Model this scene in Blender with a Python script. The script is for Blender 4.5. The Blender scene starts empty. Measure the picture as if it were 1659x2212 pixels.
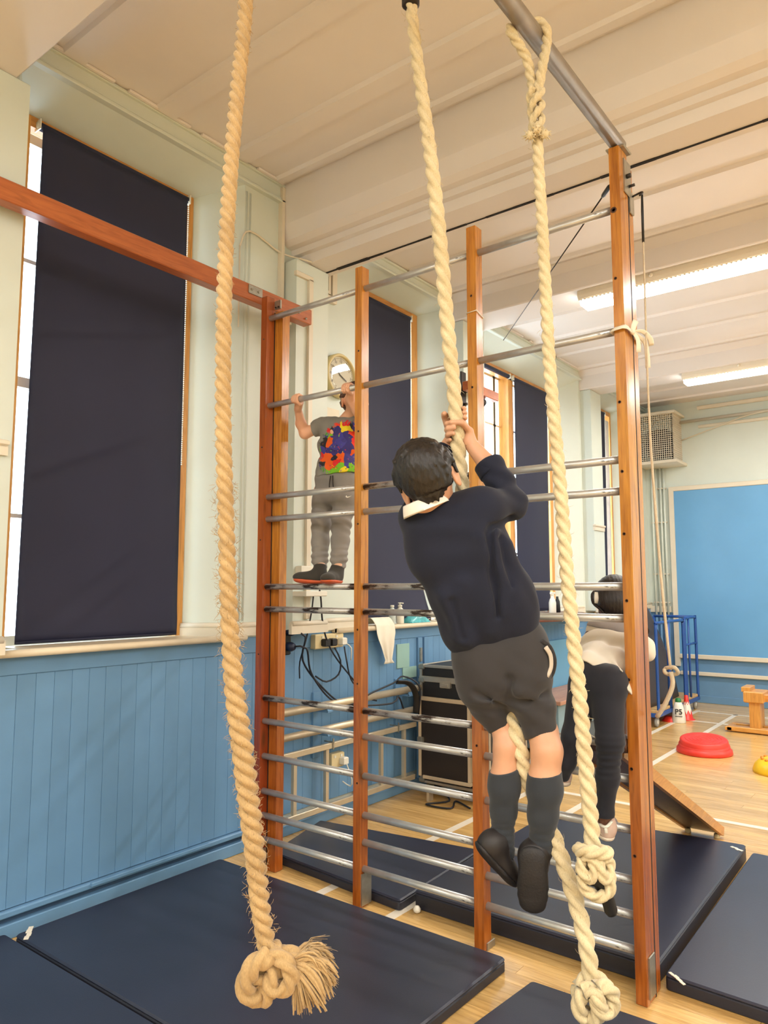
import bpy, bmesh, math, random
import numpy as np
from mathutils import Vector, Matrix, Euler

SC = bpy.context.scene
COL = SC.collection
random.seed(7)
R = math.radians

# ------------------------------------------------------------------ camera
cam_d = bpy.data.cameras.new('camera')
cam = bpy.data.objects.new('camera', cam_d)
COL.objects.link(cam)
cam.location = (0, 0, 1.45)
cam.rotation_euler = (R(90 + 5.82), 0, R(37.6))
cam_d.sensor_fit = 'VERTICAL'
cam_d.sensor_height = 36
cam_d.lens = 36 * 1590 / 2212
cam_d.clip_start = 0.02
SC.camera = cam

# ------------------------------------------------------------------ world: overcast daylight outside the windows
wd = bpy.data.worlds.new('overcast_sky')
SC.world = wd
wd.use_nodes = True
bg = wd.node_tree.nodes['Background']
bg.inputs[0].default_value = (0.80, 0.90, 1.0, 1)
bg.inputs[1].default_value = 5.0

# ------------------------------------------------------------------ exposure
SC.view_settings.view_transform = 'Standard'
SC.view_settings.look = 'None'
SC.view_settings.gamma = 1
SC.view_settings.exposure = 0.70
SC.view_settings.use_curve_mapping = False
LAMP_POWER = 10.5            # fluorescent tubes, watts per metre of fitting
LAMP_COLOR = (1.0, 0.985, 0.965)

# ------------------------------------------------------------------ materials
def lin(c):
    def f(v):
        v /= 255.0
        return v / 12.92 if v <= 0.04045 else ((v + 0.055) / 1.055) ** 2.4
    return (f(c[0]), f(c[1]), f(c[2]), 1)

class NT:
    def __init__(s, name):
        s.m = bpy.data.materials.new(name); s.m.use_nodes = True
        s.t = s.m.node_tree; s.n = s.t.nodes; s.b = s.n['Principled BSDF']
    def new(s, typ, **kw):
        n = s.n.new(typ)
        for k, v in kw.items(): setattr(n, k, v)
        return n
    def link(s, a, b): s.t.links.new(a, b)
    def coords(s, scale=(1, 1, 1), kind='Object', rot=(0, 0, 0)):
        tc = s.new('ShaderNodeTexCoord'); mp = s.new('ShaderNodeMapping')
        mp.inputs['Scale'].default_value = scale
        mp.inputs['Rotation'].default_value = rot
        s.link(tc.outputs[kind], mp.inputs[0]); return mp.outputs[0]
    def noise(s, vec, scale, detail=4, rough=0.55, dist=0.0):
        n = s.new('ShaderNodeTexNoise'); n.inputs['Scale'].default_value = scale
        n.inputs['Detail'].default_value = detail; n.inputs['Roughness'].default_value = rough
        n.inputs['Distortion'].default_value = dist
        if vec is not None: s.link(vec, n.inputs['Vector'])
        return n.outputs['Fac']
    def ramp(s, fac, stops):
        r = s.new('ShaderNodeValToRGB'); e = r.color_ramp.elements
        while len(e) < len(stops): e.new(0.5)
        for i, (p, c) in enumerate(stops): e[i].position = p; e[i].color = c
        s.link(fac, r.inputs[0]); return r.outputs[0]
    def mix(s, fac, a, b, mode='MIX'):
        n = s.new('ShaderNodeMix', data_type='RGBA', blend_type=mode)
        for sock, v in ((n.inputs[0], fac), (n.inputs[6], a), (n.inputs[7], b)):
            if hasattr(v, 'links'): s.link(v, sock)
            else: sock.default_value = v
        return n.outputs[2]
    def bump(s, h, strength=0.2, dist=0.01):
        n = s.new('ShaderNodeBump'); n.inputs['Strength'].default_value = strength
        n.inputs['Distance'].default_value = dist
        s.link(h, n.inputs['Height']); s.link(n.outputs[0], s.b.inputs['Normal'])
    def rand(s):
        return s.new('ShaderNodeObjectInfo').outputs['Random']

def scalec(c, k): return (min(1, c[0] * k), min(1, c[1] * k), min(1, c[2] * k), 1)

def plain(name, rgb, rough=0.6, metal=0.0, var=0.12, vscale=6.0, bump=0.0, bscale=60, spec=0.5, coat=0.0, rand=0.0, wear=None):
    """Plain paint / fabric / plastic with mild procedural unevenness."""
    T = NT(name); c = lin(rgb)
    v = T.coords()
    f = T.noise(v, vscale, 5)
    col = T.ramp(f, [(0.25, scalec(c, 1 - var)), (0.75, scalec(c, 1 + var))])
    if rand:
        hr = T.rand()
        k = T.ramp(hr, [(0, (1 - rand,) * 3 + (1,)), (1, (1 + rand,) * 3 + (1,))])
        col = T.mix(1.0, col, k, 'MULTIPLY')
    if wear:
        wc, wsc, thr, st = wear
        wv = T.coords(st)
        wf = T.noise(wv, wsc, 8, 0.7)
        wm = T.ramp(wf, [(thr, (0, 0, 0, 1)), (thr + 0.04, (1, 1, 1, 1))])
        col = T.mix(wm, col, lin(wc))
    T.link(col, T.b.inputs['Base Color'])
    T.b.inputs['Roughness'].default_value = rough
    T.b.inputs['Metallic'].default_value = metal
    T.b.inputs['Specular IOR Level'].default_value = spec
    T.b.inputs['Coat Weight'].default_value = coat
    T.b.inputs['Coat Roughness'].default_value = 0.15
    if bump: T.bump(T.noise(v, bscale, 4), bump, 0.004)
    return T.m

def wood(name, c1, c2, axis='Z', scale=9.0, rough=0.35, coat=0.3, rand=0.0, knots=True, zramp=None):
    T = NT(name)
    s = {'X': (0.09, 1, 1), 'Y': (1, 0.09, 1), 'Z': (1, 1, 0.07)}[axis]
    v = T.coords(s)
    oi = T.new('ShaderNodeObjectInfo')
    ad = T.new('ShaderNodeVectorMath', operation='ADD')
    T.link(v, ad.inputs[0])
    cmb = T.new('ShaderNodeMath', operation='MULTIPLY'); T.link(oi.outputs['Random'], cmb.inputs[0]); cmb.inputs[1].default_value = 37.0
    T.link(cmb.outputs[0], ad.inputs[1])
    f = T.noise(ad.outputs[0], scale, 6, 0.6, 1.2)
    g = T.noise(ad.outputs[0], scale * 9, 3, 0.6); st_ = T.noise(ad.outputs[0], scale * 3.2, 3, 0.5, 2.5)
    a, b = lin(c1), lin(c2)
    col = T.ramp(f, [(0.3, a), (0.7, b)])
    col = T.mix(0.35, col, T.ramp(g, [(0.35, scalec(a, 0.75)), (0.6, b)]))
    col = T.mix(T.ramp(st_, [(0.52, (0, 0, 0, 1)), (0.66, (0.42, 0.42, 0.42, 1))]), col, scalec(a, 0.62))
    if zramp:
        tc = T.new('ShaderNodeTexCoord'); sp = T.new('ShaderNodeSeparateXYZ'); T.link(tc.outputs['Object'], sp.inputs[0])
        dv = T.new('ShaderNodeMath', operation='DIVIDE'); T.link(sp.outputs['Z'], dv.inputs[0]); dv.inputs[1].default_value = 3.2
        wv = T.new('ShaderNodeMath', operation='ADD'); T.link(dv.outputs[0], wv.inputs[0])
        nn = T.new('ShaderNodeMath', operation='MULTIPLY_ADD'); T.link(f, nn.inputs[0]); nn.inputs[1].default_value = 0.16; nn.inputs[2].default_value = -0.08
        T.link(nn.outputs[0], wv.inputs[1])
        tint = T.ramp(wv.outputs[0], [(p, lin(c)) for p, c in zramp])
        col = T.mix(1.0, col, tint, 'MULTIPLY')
    if knots:
        kv = T.coords((9, 9, 2.6) if axis == 'Z' else ((2.6, 9, 9) if axis == 'X' else (9, 2.6, 9)))
        vo = T.new('ShaderNodeTexVoronoi'); T.link(kv, vo.inputs['Vector']); vo.inputs['Scale'].default_value = 0.55
        km = T.ramp(vo.outputs['Distance'], [(0.03, (1, 1, 1, 1)), (0.10, (0, 0, 0, 1))])
        col = T.mix(km, col, scalec(a, 0.35))
    if rand:
        k = T.ramp(T.rand(), [(0, (1 - rand,) * 3 + (1,)), (1, (1 + rand * 0.7,) * 3 + (1,))])
        col = T.mix(1.0, col, k, 'MULTIPLY')
    T.link(col, T.b.inputs['Base Color'])
    T.b.inputs['Roughness'].default_value = rough
    T.b.inputs['Coat Weight'].default_value = coat
    T.b.inputs['Coat Roughness'].default_value = 0.2
    T.bump(g, 0.08, 0.003)
    return T.m

def emit(name, rgb, strength):
    T = NT(name)
    T.b.inputs['Base Color'].default_value = lin(rgb)
    T.b.inputs['Emission Color'].default_value = lin(rgb)
    T.b.inputs['Emission Strength'].default_value = strength
    return T.m

def rope_mat(name, c1, c2):
    T = NT(name)
    v = T.coords((1, 1, 1))
    f = T.noise(v, 14, 4)
    g = T.noise(T.coords((1, 1, 0.35)), 420, 3)
    col = T.mix(0.4, T.ramp(f, [(0.3, lin(c1)), (0.7, lin(c2))]), T.ramp(g, [(0.3, scalec(lin(c1), 0.72)), (0.7, lin(c2))]))
    T.link(col, T.b.inputs['Base Color'])
    T.b.inputs['Roughness'].default_value = 0.85
    T.b.inputs['Sheen Weight'].default_value = 0.25
    T.b.inputs['Sheen Roughness'].default_value = 0.5
    T.bump(g, 0.5, 0.002)
    return T.m

def glass_mat(name):
    T = NT(name); T.n.remove(T.b)
    tr = T.new('ShaderNodeBsdfTransparent'); gl = T.new('ShaderNodeBsdfGlossy'); gl.inputs['Roughness'].default_value = 0.03
    mx = T.new('ShaderNodeMixShader'); mx.inputs[0].default_value = 0.07
    tr.inputs[0].default_value = (0.93, 0.97, 0.98, 1)
    T.link(tr.outputs[0], mx.inputs[1]); T.link(gl.outputs[0], mx.inputs[2])
    T.link(mx.outputs[0], T.n['Material Output'].inputs[0])
    return T.m

M = {}
M['wall'] = plain('pale_green_wall_paint', (211, 219, 210), 0.42, var=0.04, vscale=2.5, bump=0.05, bscale=25)
M['wall_wh'] = plain('cream_gloss_trim_paint', (222, 212, 192), 0.4, var=0.05, vscale=4, bump=0.05)
M['sill'] = plain('worn_cream_sill_paint', (226, 210, 182), 0.38, var=0.08, vscale=5, wear=((120, 84, 50), 9, 0.73, (1, 1, 1)))
M['ceil'] = plain('cream_ceiling_paint', (232, 226, 222), 0.6, var=0.03, vscale=2)
M['beam'] = plain('off_white_beam_paint', (229, 222, 217), 0.5, var=0.03, vscale=2)
M['blue'] = plain('blue_wainscot_paint', (104, 146, 184), 0.45, var=0.07, vscale=3.5, rand=0.04, bump=0.05, bscale=30)
M['blue_lt'] = plain('light_blue_board_paint', (112, 168, 203), 0.5, var=0.05, vscale=3)
M['notice'] = plain('sky_blue_noticeboard', (106, 164, 211), 0.28, var=0.05, vscale=2, wear=((70, 90, 110), 7, 0.78, (1, 1, 1)))
M['patch'] = plain('old_green_paint_patch', (150, 186, 176), 0.5, var=0.06)
M['floor'] = wood('varnished_strip_floor', (205, 160, 90), (231, 191, 124), 'X', 7, 0.26, 0.35, rand=0.13, knots=False)
M['line'] = plain('white_court_line_paint', (228, 218, 200), 0.4, var=0.06, vscale=20)
M['pine'] = wood('varnished_pine', (205, 140, 62), (226, 166, 84), 'Z', 10, 0.4, 0.2)
M['pineY'] = wood('varnished_pine_rail', (186, 122, 56), (214, 152, 78), 'Y', 10, 0.4, 0.2)
M['blind'] = plain('navy_blackout_blind', (43, 45, 68), 0.62, var=0.08, vscale=1.4, bump=0.1, bscale=500, spec=0.35)
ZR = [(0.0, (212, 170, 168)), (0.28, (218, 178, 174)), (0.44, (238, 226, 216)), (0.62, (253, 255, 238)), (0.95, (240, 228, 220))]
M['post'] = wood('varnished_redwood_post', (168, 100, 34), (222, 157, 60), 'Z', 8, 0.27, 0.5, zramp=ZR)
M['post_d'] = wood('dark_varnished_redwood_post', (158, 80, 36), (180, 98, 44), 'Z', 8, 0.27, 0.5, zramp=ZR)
M['beam_red'] = wood('varnished_redwood_beam', (166, 88, 46), (188, 106, 56), 'Y', 8, 0.35, 0.35)
M['steel'] = plain('worn_grey_steel_tube', (192, 192, 190), 0.33, 0.55, var=0.12, vscale=16, wear=((72, 64, 58), 11, 0.66, (0.25, 1, 1)))
M['steel_worn'] = plain('paint_worn_steel_rung', (180, 179, 176), 0.36, 0.45, var=0.15, vscale=16, wear=((58, 46, 42), 9, 0.54, (0.25, 1, 1)))
M['galv'] = plain('galvanised_steel_tube', (154, 142, 126), 0.42, 0.5, var=0.15, vscale=14)
M['bracket'] = plain('bright_zinc_bracket', (170, 165, 152), 0.4, 0.8, var=0.15, vscale=30)
M['dark_metal'] = plain('dark_oiled_metal', (60, 54, 50), 0.45, 0.7)
M['alu'] = plain('brushed_aluminium', (188, 180, 166), 0.35, 0.7, var=0.08, vscale=30)
M['brass_alu'] = plain('dull_aluminium_pole', (206, 192, 166), 0.36, 0.5, var=0.08, vscale=12)
M['mat'] = plain('navy_vinyl_mat', (42, 46, 64), 0.35, var=0.12, vscale=4, bump=0.14, bscale=300, spec=0.6, wear=((96, 98, 108), 16, 0.765, (1, 1, 1)))
M['mat_edge'] = plain('black_vinyl_mat_side', (40, 42, 54), 0.5, var=0.1, bump=0.15, bscale=200)
M['hole'] = plain('dark_recess', (30, 24, 20), 0.8)
M['black'] = plain('black_rubber', (24, 24, 26), 0.5)
M['navycable'] = plain('black_cable_sheath', (30, 34, 44), 0.5)
M['white'] = plain('white_plastic', (232, 228, 214), 0.35, var=0.04)
M['ivory'] = plain('ivory_plastic', (224, 206, 160), 0.4, var=0.06)
M['paper'] = plain('white_tissue_paper', (236, 228, 210), 0.8, var=0.05)
M['glass'] = glass_mat('window_glass')
M['rope'] = rope_mat('pale_sisal_rope', (198, 178, 136), (226, 210, 172))
M['rope_tan'] = rope_mat('tan_hemp_rope', (162, 132, 88), (196, 164, 114))
M['cordm'] = rope_mat('thin_cotton_cord', (190, 174, 146), (212, 198, 172))
M['tube_lit'] = emit('lit_fluorescent_diffuser', (255, 250, 243), 16.0)
M['fitting'] = plain('cream_light_fitting', (226, 216, 198), 0.5, var=0.03)

# ------------------------------------------------------------------ mesh helpers
def root_loc(parent):
    p = parent
    while p is not None and p.parent is not None: p = p.parent
    return Vector(p.location) if p is not None else Vector((0, 0, 0))

class MB:
    """collects shapes given in world coordinates; build() links them as ONE mesh object"""
    def __init__(s): s.v = []; s.f = []; s.sm = []
    def add(s, verts, faces, smooth=False):
        o = len(s.v); s.v += [tuple(p) for p in verts]
        s.f += [tuple(i + o for i in f) for f in faces]; s.sm += [smooth] * len(faces)
        return s
    def box(s, x0, x1, y0, y1, z0, z1, bev=0.0):
        b = bev
        if b <= 0:
            P = [(x0, y0, z0), (x1, y0, z0), (x1, y1, z0), (x0, y1, z0), (x0, y0, z1), (x1, y0, z1), (x1, y1, z1), (x0, y1, z1)]
            return s.add(P, [(3, 2, 1, 0), (4, 5, 6, 7), (0, 1, 5, 4), (1, 2, 6, 5), (2, 3, 7, 6), (3, 0, 4, 7)])
        return s.prism([(x0, y0), (x1, y0), (x1, y1), (x0, y1)], z0, z1, b)
    def prism(s, poly, z0, z1, bev=0.0, axis='Z'):
        """polygon (counter-clockwise) extruded along an axis with a chamfered rim"""
        n = len(poly); cx = sum(p[0] for p in poly) / n; cy = sum(p[1] for p in poly) / n
        def inset(d):
            out = []
            for i in range(n):
                p0 = Vector((poly[i - 1][0], poly[i - 1][1])); p = Vector((poly[i][0], poly[i][1])); p1 = Vector((poly[(i + 1) % n][0], poly[(i + 1) % n][1]))
                e0 = (p - p0).normalized(); e1 = (p1 - p).normalized()
                n0 = Vector((-e0.y, e0.x)); n1 = Vector((-e1.y, e1.x))
                bs = (n0 + n1); k = d / max(0.3, (1 + n0.dot(n1)))
                q = p + bs * k; out.append((q.x, q.y))
            return out
        if bev > 0: rings = [(inset(bev), z0), (poly, z0 + bev), (poly, z1 - bev), (inset(bev), z1)]
        else: rings = [(poly, z0), (poly, z1)]
        P = []; F = []
        def mp(a, b, c):
            return (a, b, c) if axis == 'Z' else ((c, a, b) if axis == 'X' else (b, c, a))
        for pl, z in rings: P += [mp(a, b, z) for a, b in pl]
        m = len(rings)
        for r in range(m - 1):
            for i in range(n):
                j = (i + 1) % n
                F.append((r * n + i, r * n + j, (r + 1) * n + j, (r + 1) * n + i))
        F.append(tuple(reversed(range(n)))); F.append(tuple((m - 1) * n + i for i in range(n)))
        return s.add(P, F)
    def obox(s, c, ax, ay, az, bev=0.0):
        """oriented box: centre and three half-axis vectors"""
        c = Vector(c); ax = Vector(ax); ay = Vector(ay); az = Vector(az)
        P = [c + ax * i + ay * j + az * k for k in (-1, 1) for i, j in ((-1, -1), (1, -1), (1, 1), (-1, 1))]
        return s.add(P, [(3, 2, 1, 0), (4, 5, 6, 7), (0, 1, 5, 4), (1, 2, 6, 5), (2, 3, 7, 6), (3, 0, 4, 7)])
    def tube(s, pts, r, n=10, smooth=True, cap=True, closed=False, flat=1.0):
        pts = [Vector(p) for p in pts]; m = len(pts)
        rr = r if hasattr(r, '__len__') else [r] * m
        P = []; F = []; up = None
        for i, p in enumerate(pts):
            a = pts[i - 1] if (i > 0 or closed) else p
            b = pts[(i + 1) % m] if (i < m - 1 or closed) else p
            t = (b - a).normalized()
            if up is None:
                up = t.orthogonal().normalized()
            else:
                up = (up - t * up.dot(t)); up = up.normalized() if up.length > 1e-6 else t.orthogonal().normalized()
            w = t.cross(up)
            for k in range(n):
                th = 2 * math.pi * k / n
                P.append(p + (up * math.cos(th) + w * math.sin(th) * flat) * rr[i])
        last = m if closed else m - 1
        for i in range(last):
            i2 = (i + 1) % m
            for k in range(n):
                k2 = (k + 1) % n
                F.append((i * n + k, i * n + k2, i2 * n + k2, i2 * n + k))
        s.add(P, F, smooth)
        if cap and not closed:
            o = len(s.v) - m * n
            s.f.append(tuple(o + k for k in reversed(range(n)))); s.sm.append(False)
            s.f.append(tuple(o + (m - 1) * n + k for k in range(n))); s.sm.append(False)
        return s
    def cyl(s, a, b, r, n=12, r2=None): return s.tube([a, b], [r, r if r2 is None else r2], n)
    def lathe(s, c, prof, n=24, axis=(0, 0, 1), smooth=True, ring=False):
        c = Vector(c); ax = Vector(axis).normalized(); u = ax.orthogonal().normalized(); w = ax.cross(u)
        P = []; F = []
        for r, h in prof:
            for k in range(n):
                th = 2 * math.pi * k / n
                P.append(c + ax * h + (u * math.cos(th) + w * math.sin(th)) * r)
        m = len(prof)
        for i in range(m if ring else m - 1):
            j = (i + 1) % m
            for k in range(n):
                k2 = (k + 1) % n
                F.append((i * n + k, i * n + k2, j * n + k2, j * n + k))
        if not ring: F.append(tuple(reversed(range(n)))); F.append(tuple((m - 1) * n + k for k in range(n)))
        return s.add(P, F, smooth)
    def grid(s, fn, nu, nv, thick=None, smooth=True):
        """surface fn(u,v)->point, optionally given a thickness (offset vector)"""
        P = [Vector(fn(i / nu, j / nv)) for j in range(nv + 1) for i in range(nu + 1)]
        F = [(j * (nu + 1) + i, j * (nu + 1) + i + 1, (j + 1) * (nu + 1) + i + 1, (j + 1) * (nu + 1) + i) for j in range(nv) for i in range(nu)]
        if thick is not None:
            t = Vector(thick); N = len(P); P += [p + t for p in P]
            F += [tuple(N + i for i in reversed(f)) for f in F[:nu * nv]]
            rim = [i for i in range(nu + 1)] + [j * (nu + 1) + nu for j in range(1, nv + 1)] + [nv * (nu + 1) + i for i in range(nu - 1, -1, -1)] + [j * (nu + 1) for j in range(nv - 1, 0, -1)]
            for a, b in zip(rim, rim[1:] + rim[:1]): F.append((b, a, N + a, N + b))
        return s.add(P, F, smooth)
    def mesh(s, name, off=Vector((0, 0, 0)), mat=None):
        me = bpy.data.meshes.new(name)
        me.from_pydata([(p[0] - off.x, p[1] - off.y, p[2] - off.z) for p in s.v], [], s.f)
        me.polygons.foreach_set('use_smooth', s.sm)
        if mat: me.materials.append(mat)
        me.update(); return me
    def build(s, name, mat, parent=None, loc=None):
        off = root_loc(parent) if parent is not None else Vector(loc or (0, 0, 0))
        o = bpy.data.objects.new(name, s.mesh(name, off, mat)); COL.objects.link(o)
        if parent is not None: o.parent = parent
        else: o.location = off
        return o

def thing(name, label, cat, loc=(0, 0, 0), group=None):
    o = bpy.data.objects.new(name, None); o.empty_display_size = 0.05
    COL.objects.link(o); o.location = loc
    o['label'] = label; o['category'] = cat
    if group: o['group'] = group
    return o
def tag(o, label, cat, group=None):
    o['label'] = label; o['category'] = cat
    if group: o['group'] = group
    return o
def struct(o, label=None):
    o['kind'] = 'structure'
    if label: o['label'] = label
    return o
def copy_tree(o, parent=None):
    c = o.copy(); COL.objects.link(c)
    if parent is not None: c.parent = parent
    for ch in list(o.children): copy_tree(ch, c)
    return c
def catmull(pts, step=0.02, closed=False):
    P = [Vector(p) for p in pts]; n = len(P); out = []
    segs = n if closed else n - 1
    for i in range(segs):
        p1 = P[i]; p2 = P[(i + 1) % n]
        p0 = P[i - 1] if (i > 0 or closed) else p1 * 2 - p2
        p3 = P[(i + 2) % n] if (i + 2 < n or closed) else p2 * 2 - p1
        k = max(2, int((p2 - p1).length / step))
        for j in range(k):
            t = j / k; t2 = t * t; t3 = t2 * t
            out.append(0.5 * ((2 * p1) + (p2 - p0) * t + (2 * p0 - 5 * p1 + 4 * p2 - p3) * t2 + (3 * p1 - p0 - 3 * p2 + p3) * t3))
    if not closed: out.append(P[-1])
    return out

# ================================================================== THE SETTING
XW, XP, XG = -3.2, -3.08, -3.45           # wall face, pilaster face, window plane
Y0, Y1, XR = -4.0, 9.95, 5.6              # back of hall, end wall, right wall
SILL = 1.17
BEAMS = [(1.03, 1.40, 3.65), (3.10, 3.42, 3.47), (5.05, 5.42, 3.65), (7.75, 8.08, 3.65)]
CZ = {0: 3.965, 1: 3.87, 2: 3.87, 3: 3.87}

# ---- floor: a base, then every board
fb = MB().box(XW - 0.3, 0.62, 1.3, Y1 + 0.1, -0.12, -0.013).box(XW - 0.3, 0.62, Y0, 1.3, -0.12, 0).box(0.62, XR, Y0, Y1 + 0.1, -0.12, 0)
floor = struct(fb.build('floor', M['floor']), 'varnished yellow strip wood floor with white court lines')
bm_cache = {}
def board_mesh(L):
    if L not in bm_cache:
        bm_cache[L] = MB().box(0, L, 0, 0.0685, -0.0125, 0, 0).mesh('floorboard', mat=M['floor'])
    return bm_cache[L]
y = 1.3
while y < Y1 - 0.01:
    split = round(random.uniform(1.0, 2.8) / 0.2) * 0.2
    for x0, L in ((XW, split), (XW + split, round(3.82 - split, 2))):
        o = bpy.data.objects.new('floorboard', board_mesh(round(L - 0.0015, 4))); COL.objects.link(o)
        o.location = (x0, y, 0); o.parent = floor
    y += 0.07
def line(x0, x1, y0, y1):
    MB().box(x0, x1, y0, y1, 0.0002, 0.0012).build('court_line', M['line'], floor)
line(-2.505, -2.455, 2.0, 9.3); line(-2.085, -2.035, 2.0, 9.25)
line(-2.455, -2.085, 5.03, 5.08); line(-2.035, 0.6, 5.03, 5.08); line(-2.035, 0.6, 8.53, 8.58); line(-2.455, -2.085, 8.53, 8.58)
line(-2.455, 0.6, 9.21, 9.26)

# ---- left (window) wall: masonry, then the boards, rails and ledges on it
wl = MB()
wl.box(XG - 0.2, XW - 0.02, Y0, Y1, 0, SILL - 0.03)                       # under the sills
def pier(y0, y1): wl.box(XG - 0.2, XW, y0, y1, SILL - 0.03, 4.1)
def splay(ya, yb):   # wall piece whose side towards smaller y is splayed (yb at the glass, ya at the room)
    pass
# piers as plan polygons: splayed reveals beside each window
def plan(poly, z0, z1): wl.prism(poly, z0, z1)
plan([(XG - 0.2, Y0), (XW, Y0), (XW, 1.46), (XG, 1.60), (XG - 0.2, 1.60)], SILL - 0.03, 4.1)
plan([(XG - 0.2, 2.61), (XG, 2.61), (XW, 2.80), (XW, 3.88), (XG, 3.97), (XG - 0.2, 3.97)], SILL - 0.03, 4.1)
plan([(XG - 0.2, 4.92), (XG, 4.92), (XW, 5.06), (XW, 5.42), (XG, 5.50), (XG - 0.2, 5.50)], SILL - 0.03, 4.1)
plan([(XG - 0.2, 7.52), (XG, 7.52), (XW, 7.72), (XW, 8.10), (XG, 8.22), (XG - 0.2, 8.22)], SILL - 0.03, 4.1)
plan([(XG - 0.2, 9.34), (XG, 9.34), (XW, 9.47), (XW, Y1 + 0.2), (XG - 0.2, Y1 + 0.2)], SILL - 0.03, 4.1)
# sloping heads over the windows
WIN = [(1.60, 2.61, 3.75, 3.84, 1.46, 2.80), (3.97, 4.92, 3.72, 3.78, 3.88, 5.06), (5.50, 7.52, 3.62, 3.76, 5.42, 7.72), (8.22, 9.34, 3.72, 3.80, 8.10, 9.47)]
for a, b, zi, zo, ra, rb in WIN:
    P = [(XG, a, zi), (XG, b, zi), (XW, rb, zo), (XW, ra, zo), (XG, a, 4.1), (XG, b, 4.1), (XW, rb, 4.1), (XW, ra, 4.1)]
    wl.add(P, [(0, 1, 2, 3), (3, 2, 6, 7), (7, 6, 5, 4), (0, 4, 5, 1), (0, 3, 7, 4), (1, 5, 6, 2)])
    wl.box(XG - 0.2, XG, a, b, zi, 4.1)
wall_left = struct(wl.build("wall_left", M['wall']), 'pale green window wall with blue boarded lower half')
# pilasters
for k, (y0, y1, zb) in enumerate(BEAMS):
    ya, yb = (y0 - 0.1, 1.452) if k == 0 else (y0 + 0.02, y1 - 0.01)
    MB().prism([(XW - 0.01, ya), (XP, ya), (XP, yb), (XW - 0.01, yb)], SILL + 0.02, zb, 0.008).build('pilaster', M['wall'], wall_left)
    if k in (0, 3):
        zz = 2.0 if k == 0 else 2.08
        MB().box(XP - 0.01, XP + 0.025, ya - 0.01, yb - 0.02, zz + 0.03, zz + 0.055, 0.006).box(XP - 0.01, XP + 0.014, ya - 0.01, yb - 0.02, zz - 0.01, zz + 0.03).build('picture_rail', M['wall_wh'], wall_left)
# blue boards under the sill, one by one
bmesh_blue = MB().prism([(0, 0.0), (0.015, 0.0004), (0.017, 0.0018), (0.017, 0.0822), (0.015, 0.0836), (0, 0.084)], 0.12, 1.075).mesh('wainscot_board', mat=M['blue'])
y = 0.91
while y < Y1 - 0.05:
    o = bpy.data.objects.new('wainscot_board', bmesh_blue); COL.objects.link(o)
    o.location = (XW - 0.017, y, 0); o.parent = wall_left; y += 0.084
MB().box(XW - 0.02, XW + 0.006, 0.9, Y1, 1.075, SILL - 0.005, 0.004).build('wainscot_rail', M['blue'], wall_left)
# skirting: a ledge, a dark groove and a plinth
MB().box(XW - 0.02, XW + 0.022, 0.9, 3.0, 0.088, 0.116, 0.006).build('skirting_ledge', M['blue'], wall_left)
MB().box(XW - 0.02, XW - 0.012, 0.9, 3.0, 0.06, 0.09).build('skirting_groove', plain('darker_blue_groove', (54, 78, 104), 0.8), wall_left)  # groove back in a darker blue than the skirting
MB().box(XW - 0.02, XW + 0.020, 0.9, Y1, 0.0, 0.062, 0.004).build('baseboard', M['blue'], wall_left)
MB().box(XW + 0.018, XW + 0.034, 1.95, 2.62, 0.10, 0.118, 0.003).build('skirting_strip', M['blue'], wall_left)
# cupboard-like posts and rail in the boarding beyond the frame
for yy in (3.84, 4.55, 4.63):
    MB().box(XW - 0.002, XW + 0.018, yy, yy + 0.055, 0.06, 1.075, 0.003).build('wainscot_batten', M['blue'], wall_left)
MB().box(XW, XW + 0.008, 4.30, 4.45, 0.87, 1.04).box(XW, XW + 0.008, 4.37, 4.54, 0.79, 0.869).build('paint_patch', M['patch'], wall_left)
MB().box(XW + 0.018, XW + 0.028, 4.565, 4.59, 0.90, 1.00).box(XW + 0.018, XW + 0.028, 4.565, 4.59, 0.78, 0.86).build('hinge', M['bracket'], wall_left)
# light-blue flat boards under the third window
MB().box(XW, XW + 0.03, 5.7, 7.7, 0.40, 0.925, 0.004).build('flat_panel', M['blue_lt'], wall_left)
# sills and plinth mouldings
def sill(y0, y1, a, b):
    m = MB().box(XG + 0.01, XW + 0.0, a, b, SILL - 0.02, SILL + 0.012)
    m.box(XW - 0.03, XW + 0.045, y0, y1, SILL - 0.012, SILL + 0.014)
    m.tube([(XW + 0.045, y0, SILL), (XW + 0.045, y1, SILL)], 0.017, 10)
    return m.build('sill', M['sill'], wall_left)
sill(1.44, 2.83, 1.60, 2.61); sill(3.60, 5.08, 3.97, 4.92); sill(8.0, 9.5, 8.22, 9.34)
def plinth(pts, z0=SILL + 0.006, z1=SILL + 0.085):
    m = MB()
    for (a, b) in zip(pts, pts[1:]):
        a = Vector((a[0], a[1], 0)); b = Vector((b[0], b[1], 0)); d = (b - a).normalized(); n = Vector((d.y, -d.x, 0))
        c = (a + b) / 2; h = (b - a) / 2 + d * 0.008
        m.obox(c + n * 0.011 + Vector((0, 0, (z0 + z1) / 2 - 0.01)), h, n * 0.012, (0, 0, (z1 - z0) / 2 - 0.01))
        m.tube([a + n * 0.012 + Vector((0, 0, z1 - 0.02)), b + n * 0.012 + Vector((0, 0, z1 - 0.02))], 0.017, 8)
    return m.build('plinth_moulding', M['wall_wh'], wall_left)
plinth([(XG, 2.615), (XW, 2.80), (XW, 3.10)]); plinth([(XP, 3.10), (XP, 3.40)]); plinth([(XW, 3.42), (XW, 3.86)])
plinth([(XG, 4.925), (XW, 5.06)]); plinth([(XG, 7.525), (XW, 7.72)]); plinth([(XP, 7.76), (XP, 8.08)]); plinth([(XW, 9.47), (XW, Y1)])
plinth([(XP, 0.95), (XP, 1.45)])
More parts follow.
